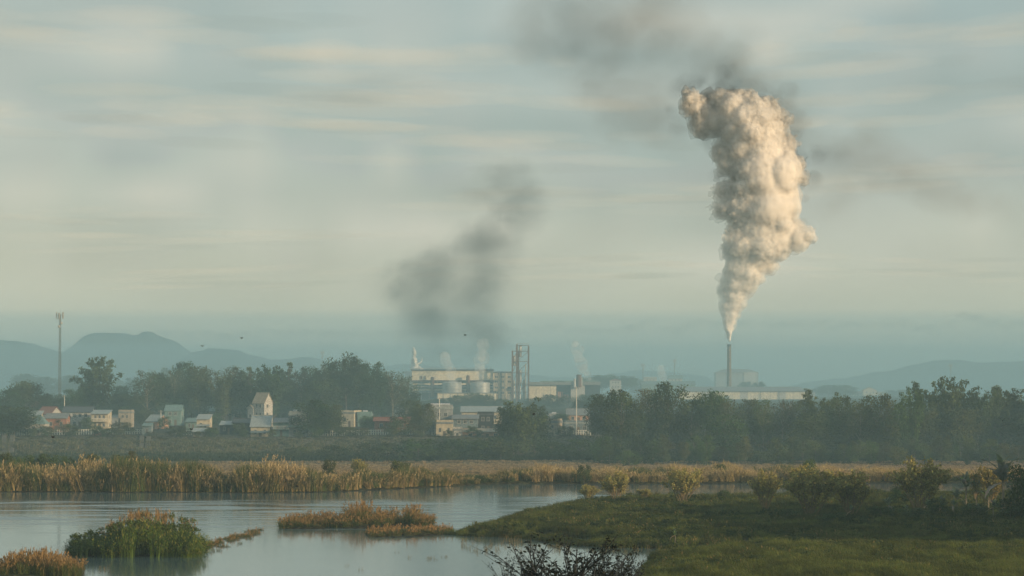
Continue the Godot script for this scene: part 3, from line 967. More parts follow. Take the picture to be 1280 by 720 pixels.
	part("wall", pbox(o, 713.5, 731, 482, 502, d - 0.4, 3), M.white, o)
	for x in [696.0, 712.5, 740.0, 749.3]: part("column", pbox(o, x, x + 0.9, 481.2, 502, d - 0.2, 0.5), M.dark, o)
	for x in [698.0, 700.2, 703.0, 706.4, 709.6]:
		var mb := MB.new()
		var p := at(x, 503, d + 3) - o.position
		var q := at(x, 489.5 if x < 704 else 493.0, d + 3) - o.position
		mb.tube(p, q, 0.5, 0.5, 8)
		part("red_pipe", mb.done(), M.brick, o)
	for x in [[723.6, 469, 1.4, "rust"], [718.3, 474, 0.7, "silver"], [727.0, 473, 0.4, "steel"]]:
		var mb := MB.new()
		var p := at(x[0], 484, d - 2) - o.position
		var q := at(x[0], x[1], d - 2) - o.position
		mb.tube(p, q, x[2], x[2] * 0.92, 12)
		mb.tube(q, q + Vector3(0, 0.3, 0), x[2] * 1.12, x[2] * 1.12, 12)
		part("exhaust_stack", mb.done(), M[x[3]], o)
	# the long hall under the chimney
	d = 1650
	o = thing("long_hall", "very long cream hall with low grey roof under the tall chimney", "factory", at(930, 508, d))
	var a := at(849, 488.5, d) - o.position
	var b := at(1010.5, 488.5, d) - o.position
	var gy := at(930, 510, d).y - o.position.y
	var n := 17
	for i in n:
		var x0 := lerpf(a.x, b.x, float(i) / n)
		var x1 := lerpf(a.x, b.x, float(i + 1) / n)
		part("wall_panel", mbox(Vector3((x0 + x1) / 2, (a.y + gy) / 2, a.z - 0.2 - (i % 3) * 0.02), Vector3(x1 - x0 - 0.16, a.y - gy, 0.4)), M.mill if i % 5 != 3 else M.white, o)
	part("wall", mbox(Vector3((a.x + b.x) / 2, (a.y + gy) / 2 - 0.05, a.z - 16), Vector3(b.x - a.x - 0.1, a.y - gy - 0.1, 31)), M.concrete, o)
	var rf := MB.new()
	var rise := 2.4
	rf.quad(a + Vector3(-1, -0.1, 1), b + Vector3(1, -0.1, 1), b + Vector3(-4, rise, -16), a + Vector3(-1, rise, -16), Vector3(0, 1, 0.3))
	rf.quad(a + Vector3(-1, rise, -16), b + Vector3(-4, rise, -16), b + Vector3(1, -0.1, -33), a + Vector3(-1, -0.1, -33), Vector3(0, 1, -0.3))
	rf.flat(b + Vector3(1, -0.1, 1), b + Vector3(-4, rise, -16), b + Vector3(1, -0.1, -33), Vector3(1, 0, 0))
	rf.box((a + b) / 2 + Vector3(0, -0.25, 1), Vector3(b.x - a.x + 2, 0.3, 0.15))
	part("roof", rf.done(), M.grey_roof, o)
	for x in [951.0, 974.0]:
		var mb := MB.new()
		mb.tube(at(x, 503, d - 0.5) - o.position, at(x, 488, d - 0.5) - o.position, 0.16, 0.16, 5)
		part("downpipe", mb.done(), M.dark, o)
	part("door", pbox(o, 905, 912, 494.5, 509, d - 0.15, 0.2), M.door, o)
	# the chimney
	o = thing("chimney", "tall slim brown factory chimney, the only one that pours thick smoke", "chimney", at(911.6, 500, 1715))
	d = 1715
	var ctop := at(911.6, 430.5, d).y - o.position.y
	var mb2 := MB.new()
	mb2.lathe(Vector3.ZERO, [Vector2(1.42, 0), Vector2(1.16, ctop)], 24)
	part("shaft", mb2.done(), M.chimney, o)
	mb2 = MB.new()
	mb2.lathe(Vector3(0, ctop, 0), [Vector2(1.17, -1.2), Vector2(1.36, -1.0), Vector2(1.36, 0), Vector2(0.95, 0.05), Vector2(0.95, -1.5)], 24)
	part("rim", mb2.done(), M.dark, o)
	for t in [0.3, 0.55, 0.8]:
		mb2 = MB.new()
		var r := lerpf(1.42, 1.16, t) + 0.06
		mb2.lathe(Vector3(0, ctop * t, 0), [Vector2(r, 0), Vector2(r, 0.35)], 24)
		part("band", mb2.done(), M.rust, o)
	mb2 = MB.new()
	for s in [-0.25, 0.25]: mb2.tube(Vector3(-0.9 + s, 2, 1.25), Vector3(-0.75 + s, ctop - 1, 1.05), 0.05, 0.05, 4)
	for i in 60: mb2.box(Vector3(-0.9 + 0.15 * i / 60.0, 2.5 + i * (ctop - 4) / 60.0, 1.25 - 0.2 * i / 60.0), Vector3(0.5, 0.06, 0.06))
	part("ladder", mb2.done(), M.dark, o)
	# buildings beyond
	var bl := [
		["office_building", 895, 948, 486, 465.5, 461.5, "hip", "grey", "grey_roof", 18.0, 2250.0, "wide grey hip-roofed building seen hazily behind the chimney"],
		["white_tower_block", 762.5, 776.5, 492, 475.6, 473.8, "hip", "white", "red_roof", 7.0, 1750.0, "small white tower block with a red roof cap in the tree gap"],
		["storage_shed", 802, 869, 492, 480.5, 476.6, "gable_side", "teal_wall", "teal_roof", 20.0, 1690.0, "grey-green shed at the near end of the long hall"],
		["white_block", 805, 821, 482, 473.2, 472.2, "flat", "white", "grey_roof", 8.0, 1950.0, "small white flat-roofed block behind the grey-green shed"],
		["white_block", 836, 853, 482, 473.0, 469.4, "gable_side", "white", "teal_roof", 9.0, 1960.0, "small white gabled block right of the shed's white steam"],
		["country_house", 1079, 1096, 494, 487.6, 483.8, "gable_front", "cream", "beige", 9.0, 2150.0, "pale gabled country house alone above the right-hand trees"],
		["house_wing", 1066, 1079, 495, 490.8, 489.4, "gable_side", "cream", "beige", 8.0, 2155.0, "low pale wing on the left of the gabled country house"],
		["house_wing", 1096, 1106, 495, 491.2, 490.0, "gable_side", "cream", "beige", 7.0, 2156.0, "low pale wing on the right of the gabled country house"],
		["end_shed", 1000, 1013, 500, 489.5, 486.2, "gable_side", "cream", "grey_roof", 10.0, 1740.0, "grey-roofed shed peeping over the end of the long hall"],
		["white_hut", 1012, 1019, 496, 491.2, 489.8, "gable_side", "white", "grey_roof", 5.0, 1850.0, "tiny white hut right of the long hall's end"],
	]
	for r in bl:
		house(r[0], r[1], r[2], r[3], r[4], r[5], r[6], M[r[7]], M[r[8]], r[9], 3, r[11], "building", {"d": r[10], "white": r[0] == "office_building"})
	# masts and poles
	mast("telecom_mast", 75, 389, 1085, 0.85, "tall thin lattice mast with antennas standing alone above the left trees")
	mast("far_mast", 1188, 454, 2300, 1.0, "faint far mast above the bamboo")
	mast("far_mast", 803.5, 454, 2400, 0.9, "faint far mast above the grey-green shed")
	mast("far_mast", 843, 448.5, 2400, 0.9, "taller faint mast right of the shed's steam")
	mast("far_mast", 403, 438, 2400, 0.9, "faint far mast over the tree line left of the highest tree")

func mast(called: String, px: float, top: float, d: float, w: float, label: String) -> void:
	var p := ground_px(px, d)
	var h := at(px, top, d).y - p.y
	var o := thing(called, label, "mast", p)
	var leg := func(s: int, y: float) -> Vector3:
		var r := lerpf(w * 0.75, w * 0.36, y / h)
		return Vector3(cos(TAU * s / 3.0 + 0.4) * r, y, sin(TAU * s / 3.0 + 0.4) * r)
	for s in 3:
		var mb := MB.new()
		mb.tube(leg.call(s, 0.0), leg.call(s, h * 0.97), 0.09, 0.07, 5)
		part("leg", mb.done(), M.drain, o)
	var br := MB.new()
	var n := int(h / 1.6)
	for i in n:
		var y0 := h * 0.97 * i / n
		var y1 := h * 0.97 * (i + 1) / n
		for s in 3:
			br.tube(leg.call(s, y0), leg.call((s + 1) % 3, y1), 0.045, 0.045, 4, false)
			br.tube(leg.call(s, y1), leg.call((s + 1) % 3, y1), 0.04, 0.04, 4, false)
	part("bracing", br.done(), M.drain, o)
	for s in 5:
		var a := TAU * s / 5.0 + 0.3
		var q := Vector3(cos(a) * 1.35, h - 1.6 - (s % 2) * 0.3, sin(a) * 1.35)
		var mb := MB.new()
		mb.box(q, Vector3(0.34, 2.5, 0.24), Basis(Vector3.UP, -a))
		mb.tube(Vector3(0, q.y, 0), q, 0.05, 0.05, 4)
		part("antenna", mb.done(), M.white, o)
	for s in 2:
		var mb := MB.new()
		var q := Vector3(0.55 if s == 0 else -0.3, h - 4.6 - s * 1.3, 0.6)
		mb.blob(q, Vector3(0.55, 0.55, 0.25), 8)
		part("dish", mb.done(), M.white, o)
	var tip := MB.new()
	tip.tube(Vector3(0, h * 0.97, 0), Vector3(0, h + 1.2, 0), 0.05, 0.02, 5)
	part("lightning_rod", tip.done(), M.drain, o)

# ------------------------------------------------------------------ houses
func house(called: String, px0: float, px1: float, ybase: float, yeave: float, ytop: float, style: String, wm: Material, rm: Material, deep: float, nwin: int, label: String, category: String, o := {}) -> Node3D:
	var mid := (px0 + px1) / 2
	var d: float = o.get("d", 0.0)
	if d == 0.0: d = depth_for(mid, ybase, 846, 1180)
	var k := d / F
	var w := (px1 - px0) * k
	var base := at(mid, ybase, d)
	var h := (ybase - yeave) * k
	var rise := maxf(yeave - ytop, 0.2) * k
	var t := thing(called, label, category, base - Vector3(0, 0, deep / 2), o.get("turn", 0.0), "houses of the riverside village" if category == "house" else "")
	var hx := w / 2
	var hz := deep / 2
	var ov := minf(0.45, w * 0.06)
	var wall := MB.new()
	wall.box(Vector3(0, h / 2 - 0.75, 0), Vector3(w, h + 1.5, deep))
	var roof := MB.new()
	var ridge := MB.new()
	var th := 0.16
	match style:
		"flat":
			roof.box(Vector3(0, h + rise / 2, 0), Vector3(w + ov, rise, deep + ov))
			for s in [-1.0, 1.0]:
				ridge.box(Vector3(s * (hx - 0.1), h + rise + 0.3, 0), Vector3(0.2, 0.6, deep))
			ridge.box(Vector3(0, h + rise + 0.3, hz - 0.1), Vector3(w - 0.5, 0.6, 0.2))
		"shed":
			for y in [0.0, -th]:
				roof.quad(Vector3(-hx - ov, h - 0.05 + y, hz + 0.7), Vector3(hx + ov, h - 0.05 + y, hz + 0.7), Vector3(hx + ov, h + rise + y, -hz - 0.2), Vector3(-hx - ov, h + rise + y, -hz - 0.2), Vector3(0, 1 if y == 0.0 else -1, 0))
			roof.quad(Vector3(-hx - ov, h - 0.05, hz + 0.7), Vector3(hx + ov, h - 0.05, hz + 0.7), Vector3(hx + ov, h - 0.05 - th, hz + 0.7), Vector3(-hx - ov, h - 0.05 - th, hz + 0.7), Vector3(0, 0, 1))
			wall.box(Vector3(0, h + rise / 2, -hz + 0.15), Vector3(w, rise - 0.1, 0.2))
			for s in [-1.0, 1.0]:
				wall.flat(Vector3(s * hx, h, hz), Vector3(s * hx, h, -hz), Vector3(s * hx, h + rise - 0.1, -hz), Vector3(s, 0, 0))
				roof.quad(Vector3(s * (hx + ov), h - 0.05, hz + 0.7), Vector3(s * (hx + ov), h - 0.05 - th, hz + 0.7), Vector3(s * (hx + ov), h + rise - th, -hz - 0.2), Vector3(s * (hx + ov), h + rise, -hz - 0.2), Vector3(s, 0, 0))
		"hip":
			var rx := maxf(hx - hz * 0.8, hx * 0.15)
			var c := [Vector3(-hx - ov, h, hz + ov), Vector3(hx + ov, h, hz + ov), Vector3(hx + ov, h, -hz - ov), Vector3(-hx - ov, h, -hz - ov)]
			var r0 := Vector3(-rx, h + rise, 0)
			var r1 := Vector3(rx, h + rise, 0)
			roof.quad(c[0], c[1], r1, r0, Vector3(0, 1, 1))
			roof.quad(c[2], c[3], r0, r1, Vector3(0, 1, -1))
			roof.flat(c[1], c[2], r1, Vector3(1, 1, 0))
			roof.flat(c[3], c[0], r0, Vector3(-1, 1, 0))
			roof.quad(c[0], c[1], c[2], c[3], Vector3(0, -1, 0))
			ridge.tube(r0, r1, 0.12, 0.12, 6)
		_:
			var along_x := style == "gable_side"
			var B := Basis.IDENTITY if along_x else Basis(Vector3.UP, PI / 2)
			var lx := hx if along_x else hz
			var lz := hz if along_x else hx
			for s in [-1.0, 1.0]:
				var e := Vector3(lx + ov, h - ov * rise / lz, s * (lz + ov))
				var g := Vector3(lx + ov, h + rise, 0)
				var e2 := Vector3(-e.x, e.y, e.z)
				var g2 := Vector3(-g.x, g.y, 0)
				var dn := Vector3(0, -th, 0)
				roof.quad(B * e, B * e2, B * g2, B * g, B * Vector3(0, 1, s))
				roof.quad(B * (e + dn), B * (e2 + dn), B * (g2 + dn), B * (g + dn), B * Vector3(0, -1, -s))
				roof.quad(B * e, B * e2, B * (e2 + dn), B * (e + dn), B * Vector3(0, 0, s))
				for q in [1.0, -1.0]:
					var f := Vector3(q, 1, 1)
					roof.quad(B * (e * f), B * (g * f), B * ((g + dn) * f), B * ((e + dn) * f), B * Vector3(q, 0, 0))
				wall.flat(B * Vector3(s * lx, h, -lz), B * Vector3(s * lx, h, lz), B * Vector3(s * lx, h + rise - 0.06, 0), B * Vector3(s, 0, 0))
			ridge.tube(B * Vector3(-lx - ov, h + rise + 0.02, 0), B * Vector3(lx + ov, h + rise + 0.02, 0), 0.13, 0.13, 6)
	part("wall", wall.done(), wm, t)
	var rp := part("roof", roof.done(), rm, t)
	if ridge.v.size(): part("parapet" if style == "flat" else "ridge_cap", ridge.done(), rm if style != "flat" else wm, rp)
	# openings: door and windows on the river side, one on the sunny end
	var storeys := maxi(1, int(round(h / 3.2)))
	var wh := minf(1.25, h / storeys * 0.42)
	var ww := minf(1.1, w / (nwin + 1) * 0.5)
	for s in storeys:
		for i in nwin:
			if s == 0 and i == nwin / 2 and nwin > 1 and h > 2.2:
				part("door", mbox(Vector3(lerpf(-hx, hx, (i + 1.0) / (nwin + 1)), minf(1.0, h * 0.35), hz), Vector3(minf(1.0, w * 0.16), minf(2.0, h * 0.7), 0.09)), o.get("door", M.door), t)
				continue
			window(t, Vector3(lerpf(-hx, hx, (i + 1.0) / (nwin + 1)), h * (s + 0.56) / storeys, hz), ww, wh, 2, M.frame)
		if h > 2.4: window(t, Vector3(hx, h * (s + 0.56) / storeys, deep * 0.12), minf(1.1, deep * 0.2), wh, 0, M.frame)
	if o.get("awning", false):
		var aw := MB.new()
		var y := h * 0.5
		aw.quad(Vector3(-hx, y + 0.5, hz), Vector3(hx, y + 0.5, hz), Vector3(hx + 0.2, y, hz + 1.6), Vector3(-hx - 0.2, y, hz + 1.6), Vector3(0, 1, 0.4))
		aw.quad(Vector3(-hx, y + 0.4, hz), Vector3(hx, y + 0.4, hz), Vector3(hx + 0.2, y - 0.1, hz + 1.6), Vector3(-hx - 0.2, y - 0.1, hz + 1.6), Vector3(0, -1, -0.4))
		aw.box(Vector3(0, y - 0.05, hz + 1.62), Vector3(w + 0.4, 0.12, 0.06))
		part("awning", aw.done(), o.awning, t)
	if o.get("balcony", false):
		var y := h * 0.5
		part("balcony", mbox(Vector3(0, y, hz + 0.6), Vector3(w, 0.2, 1.2)), wm, t)
		var bl := MB.new()
		for i in 13: bl.box(Vector3(lerpf(-hx, hx, i / 12.0), y + 0.55, hz + 1.15), Vector3(0.09, 0.9, 0.08))
		bl.box(Vector3(0, y + 1.03, hz + 1.15), Vector3(w, 0.1, 0.1))
		part("balcony_rail", bl.done(), M.fence, t)
	for i in o.get("tanks", 0):
		var mb := MB.new()
		var p := Vector3(lerpf(-hx * 0.7, hx * 0.8, (i + 0.5) / o.tanks), h + rise + 0.55, -hz * 0.3)
		var u := Vector3(0.75, 0, 0)
		mb.tube(p - u, p + u, 0.5, 0.5, 12)
		for s in [-1.0, 1.0]: mb.box(p + Vector3(s * 0.5, -0.55, 0), Vector3(0.1, 0.5, 0.7))
		part("water_tank", mb.done(), M.silver, t)
	if o.get("gable_wing", false):
		# a small front gable on the left of the tall house
		var g := MB.new()
		var gw := w * 0.5
		var x := -hx - gw * 0.35
		g.box(Vector3(x, h * 0.36, hz - 2.0), Vector3(gw, h * 0.72 + 1.0, 4.5))
		g.flat(Vector3(x - gw / 2, h * 0.72 + 0.5, hz + 0.25), Vector3(x + gw / 2, h * 0.72 + 0.5, hz + 0.25), Vector3(x, h * 0.72 + 0.5 + gw * 0.42, hz + 0.25), Vector3(0, 0, 1))
		part("wing", g.done(), wm, t)
		var gr := MB.new()
		for s in [-1.0, 1.0]:
			var a := Vector3(x + s * (gw / 2 + 0.3), h * 0.72 + 0.3, hz + 0.6)
			var b := Vector3(x, h * 0.72 + 0.6 + gw * 0.42, hz + 0.6)
			gr.quad(a, b, b - Vector3(0, 0, 5.2), a - Vector3(0, 0, 5.2), Vector3(s, 1, 0))
			gr.quad(a, b, b + Vector3(0, -0.2, 0), a + Vector3(0, -0.2, 0), Vector3(0, 0, 1))
		part("wing_roof", gr.done(), rm, t)
		window(t, Vector3(x, h * 0.45, hz + 0.25), 0.9, 1.1, 2, M.frame)
	if o.get("white", false):
		for r in [[0.26, 0.32], [0.62, 0.98]]:
			part("lit_bay", mbox(Vector3(lerpf(-hx, hx, (r[0] + r[1]) / 2 + 0.0), h * 0.5, hz + 0.3), Vector3(w * (r[1] - r[0]) * 0.8, h * 1.02, 0.6)), M.white, t)
	return t

func make_village() -> void:
	var hs := [
		["long_shed", 20, 50, 520, 507.5, 502, "gable_side", "dark", "red_roof", 7.0, 3, "long brown-red tiled shed half hidden in the trees below the mast", {}],
		["gabled_house", 50, 69, 529, 517, 508.5, "gable_side", "white", "red_roof", 8.0, 2, "red-roofed house with a white end wall near the left edge", {"turn": -0.35}],
		["low_house", 31, 50, 536, 519.5, 513.5, "shed", "beige", "pale_roof", 6.0, 2, "low house with pale sheet roof in front of the tiled shed", {}],
		["riverside_house", 38, 56, 545, 530, 519, "hip", "white", "teal_roof", 8.0, 3, "house with tall grey-green hip roof beside the leftmost thicket", {"awning": M.teal_roof}],
		["low_house", 57, 83, 540, 522, 517, "gable_side", "brick", "grey_roof", 7.0, 3, "grey-roofed low house with cluttered front right of the green hip roof", {}],
		["long_house", 79, 114, 535, 514.5, 508.5, "gable_side", "white", "dark_roof", 8.0, 4, "long white house under a dark roof", {}],
		["two_storey_house", 114, 135, 537, 516.8, 512.6, "shed", "cream", "pale_roof", 8.0, 3, "small house with pale roof and cream balcony right of the long white house", {"balcony": true}],
		["grey_hut", 140, 150, 535, 522, 518.8, "gable_side", "grey", "grey_roof", 5.0, 1, "narrow grey hut beside the beige flat-roofed house", {}],
		["beige_house", 148, 164, 535, 516.5, 514.6, "flat", "beige", "grey_roof", 7.0, 2, "beige flat-roofed house left of the gap of trees", {}],
		["waterside_hut", 178, 189, 547, 532, 528.5, "shed", "blue_wall", "teal_roof", 4.5, 1, "little blue-grey hut by the railing at the drain steps", {}],
		["gabled_house", 186, 204, 536, 526, 518.6, "gable_side", "pink", "pale_roof", 6.0, 2, "small house with bright pinkish end wall and pale sheet roof", {"turn": -0.5}],
		["teal_house", 206, 226, 532, 513, 506.5, "gable_side", "teal_wall", "teal_roof", 9.0, 2, "big dull green house behind the small pinkish one", {}],
		["low_house", 232, 246, 538, 527, 522.5, "shed", "teal_wall", "teal_roof", 6.0, 2, "low green-roofed house left of the orange-lit one", {}],
		["orange_house", 246, 262, 541, 523.5, 518, "shed", "cream", "pale_roof", 7.0, 2, "house with warm cream upper wall above a pale awning", {"awning": M.pale_roof}],
		["long_house", 264, 303, 527, 513.5, 508, "gable_side", "grey", "teal_roof", 9.0, 4, "long pale green roof in the back row left of the tall white house", {}],
		["grey_hut", 250, 265, 524, 514, 508.6, "gable_side", "beige", "teal_roof", 6.0, 1, "small green-roofed house behind the orange-lit house", {}],
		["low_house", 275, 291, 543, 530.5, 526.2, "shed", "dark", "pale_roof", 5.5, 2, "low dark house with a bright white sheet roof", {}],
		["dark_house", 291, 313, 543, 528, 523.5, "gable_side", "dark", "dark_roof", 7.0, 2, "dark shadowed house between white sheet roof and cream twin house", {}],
		["waterside_hut", 241, 257, 548, 539, 535, "shed", "beige", "pale_roof", 4.0, 1, "pale-roofed lean-to close to the railing", {}],
		["tall_house", 319, 336, 534, 503, 491, "gable_side", "white", "beige", 5.0, 2, "tall narrow white house with steep gables standing above the village", {"turn": -0.5, "gable_wing": true}],
		["cream_house", 313.5, 337, 548, 533, 519, "shed", "cream", "pale_roof", 7.0, 3, "cream house with big pale roof right below the tall white house", {"awning": M.blue_wall}],
		["green_house", 342, 361, 546, 527.5, 522.5, "shed", "teal_wall", "grey_roof", 7.0, 3, "green-grey house with a railed balcony", {"balcony": true}],
		["two_storey_house", 361, 382.5, 548, 519, 516.5, "flat", "grey", "pale_roof", 7.0, 2, "two-storey grey house with silver tanks on its roof by the railing", {"tanks": 2, "awning": M.teal_roof}],
		["cream_house", 429, 447, 534, 517, 515.4, "flat", "cream", "grey_roof", 7.0, 2, "cream flat-roofed house lit from the side, amid the middle trees", {"turn": -0.3}],
		["teal_house", 447, 464, 534, 520, 517, "flat", "teal_wall", "teal_roof", 7.0, 2, "green-grey flat-roofed house joined to the lit cream one", {"tanks": 1}],
		["grey_hut", 432, 448, 521, 510, 505.4, "gable_side", "beige", "teal_roof", 6.0, 1, "small house up the slope behind the lit cream house", {}],
		["long_shed", 468, 511, 540, 526, 522, "gable_side", "brick", "red_roof", 8.0, 4, "long low rust-brown shed behind the railing", {}],
		["gabled_house", 497, 511, 526, 515, 508, "gable_side", "white", "grey_roof", 6.0, 1, "small grey-roofed house with white gable behind the rust-brown shed", {"turn": -0.5}],
		["grey_house", 533, 565, 542, 511.5, 508.5, "flat", "grey", "pale_roof", 9.0, 3, "grey house carrying a row of silver water tanks below the mill", {"tanks": 4}],
		["cream_house", 545, 566, 547, 530, 527.4, "flat", "cream", "grey_roof", 5.0, 3, "cream single-storey house in front of the tank-topped grey one", {}],
		["long_house", 577, 627, 530, 514.5, 508, "shed", "cream", "pale_roof", 9.0, 5, "long low house with cream wall under pale roof below the mill", {}],
		["blue_house", 566, 597, 543, 523, 518.5, "shed", "blue_wall", "grey_roof", 7.0, 3, "blue panelled house left of the dark box-shaped house", {}],
		["dark_house", 597, 617, 541, 519, 517, "flat", "dark", "dark_roof", 7.0, 2, "dark box-shaped house with one bright window", {}],
		["pink_house", 578, 630, 550, 539.5, 535.5, "shed", "pink", "beige", 6.0, 4, "salmon-pink house by the railing with a blue-grey window", {}],
		["waterside_hut", 566, 577.5, 549, 538.5, 536, "flat", "white", "grey_roof", 4.0, 1, "small white hut at the left end of the pink house", {}],
		["beige_house", 683, 700, 549, 529, 526, "flat", "beige", "grey_roof", 7.0, 2, "tall beige house with small windows right of the big dark bamboo", {"turn": -0.25}],
		["roof_room", 686, 699, 530, 520.5, 519, "flat", "grey", "pale_roof", 5.0, 1, "grey upper house with tanks just behind the tall beige house", {"tanks": 1}],
		["long_shed", 709, 737, 529, 518, 511, "gable_side", "pink", "grey_roof", 8.0, 3, "long grey-roofed shed with a patched pinkish wall", {}],
		["sheet_shed", 706, 739, 542, 529.5, 528, "flat", "blue_wall", "pale_roof", 7.0, 3, "pale blue sheet-clad shed beside the tall lamp pole", {}],
	]
	for h in hs:
		house(h[0], h[1], h[2], h[3], h[4], h[5], h[6], M[h[7]], M[h[8]], h[9], h[10], h[11], "house" if not ("hut" in h[0] or "shed" in h[0]) else h[0].split("_")[1], h[12])
	# brick wall by the railing
	var d := depth_for(127, 547, 846, 900)
	var o := thing("brick_wall", "low red brick wall behind the railing", "wall", at(127, 547, d))
	for r in 4:
		for i in 12:
			var x := lerpf(-11.0, 11.0, (i + 0.5 + 0.5 * (r % 2)) / 12.5) * d / F
			part("block", mbox(Vector3(x, 0.25 + r * 0.36, rnd(-0.02, 0.02)), Vector3(0.42, 0.33, 0.3)), M.brick, o)
	part("mortar", mbox(Vector3(0, 0.4, -0.03), Vector3(22.0 * d / F, 2.2, 0.24)), M.concrete, o)
	# railings along the top of the bank
	var k := 0
	for s in [[-14, 52], [54, 178], [221, 246], [352, 366], [368, 530], [540, 547], [623, 633], [684, 738]]:
		k += 1
		var p := ground_px((s[0] + s[1]) / 2.0, 851)
		var f := thing("railing", "white concrete railing on the bank top, " + ordinal(k) + " stretch from the left", "railing", p, 0.0, "railings along the bank top")
		var n := int((s[1] - s[0]) / 3.0) + 1
		var pts := []
		for i in n:
			var q := ground_px(lerpf(s[0], s[1], float(i) / maxi(n - 1, 1)), 851) - p
			pts.append(q)
			part("post", mbox(q + Vector3(0, 0.55, 0), Vector3(0.28, 2.1, 0.28)), M.fence, f)
		for y in [0.75, 1.4]:
			var mb := MB.new()
			for i in n - 1: mb.tube(pts[i] + Vector3(0, y, 0.0), pts[i + 1] + Vector3(0, y, 0.0), 0.075, 0.075, 5, false)
			part("rail", mb.done(), M.fence, f)
	# drains and steps down the bank
	for r in [[8, 6, 805, 850, "concrete drain down the bank at the far left"], [15, 17, 805, 850, "second concrete drain at the far left bank"], [184, 187, 800, 850, "concrete stair down the bank below the blue-grey hut"], [178, 178, 805, 850, "narrow dark drain beside the bank stair"], [728, 716, 800, 849, "slanting concrete drain on the bank below the pale blue shed"], [737, 723, 800, 849, "second slanting drain on the bank below the pale blue shed"]]:
		var o2 := thing("drain", r[4], "drain", ground_px(r[0], r[2]))
		for i in 16:
			var t0 := i / 16.0
			var a := ground_px(lerpf(r[0], r[1], t0), lerpf(r[2], r[3], t0)) - o2.position
			var b := ground_px(lerpf(r[0], r[1], t0 + 1 / 16.0), lerpf(r[2], r[3], t0 + 1 / 16.0)) - o2.position
			part("slab", mbox((a + b) / 2 + Vector3(0, 0.05, 0), Vector3(1.1, absf(b.y - a.y) + 0.5, absf(b.z - a.z) - 0.08)), M.drain, o2)
	o = thing("concrete_marker", "small white block standing alone at the foot of the bank", "marker", ground_px(484, 800))
	part("block", mbox(Vector3(0, 1.2, 0), Vector3(1.5, 2.4, 0.8)), M.white, o)
	part("cap", mbox(Vector3(0, 2.5, 0), Vector3(1.7, 0.2, 1.0)), M.concrete, o)
	# poles
	for r in [[81, 494, 530, "short pole with a white lamp head among the roofs below the mast"], [248, 491, 520, "thin pole in front of the left tree line"], [201.5, 513, 536, "thin pole rising behind the small pinkish house"], [549.3, 496, 542, "pole beside the tank-topped grey house"], [720.5, 483, 546, "tall slim lamp pole right of the beige house"], [402, 513, 546, "thin pole among the middle trees"]]:
		var dd := depth_for(r[0], r[2], 850, 1100)
		var p := ground_px(r[0], dd)
		var h := at(r[0], r[1], dd).y - p.y
		var t := thing("utility_pole", r[3], "pole", p, 0.0, "poles among the houses")
		var mb := MB.new()
		mb.tube(Vector3(0, -0.5, 0), Vector3(0, h, 0), 0.17, 0.11, 8)
		part("pole", mb.done(), M.fence, t)
		part("crossarm", mbox(Vector3(0, h - 0.5, 0.12), Vector3(1.5, 0.12, 0.1)), M.grey, t)
		for s in [-0.6, 0.0, 0.6]: part("insulator", mbox(Vector3(s, h - 0.3, 0.12), Vector3(0.12, 0.28, 0.12)), M.white, t)
	make_statue()

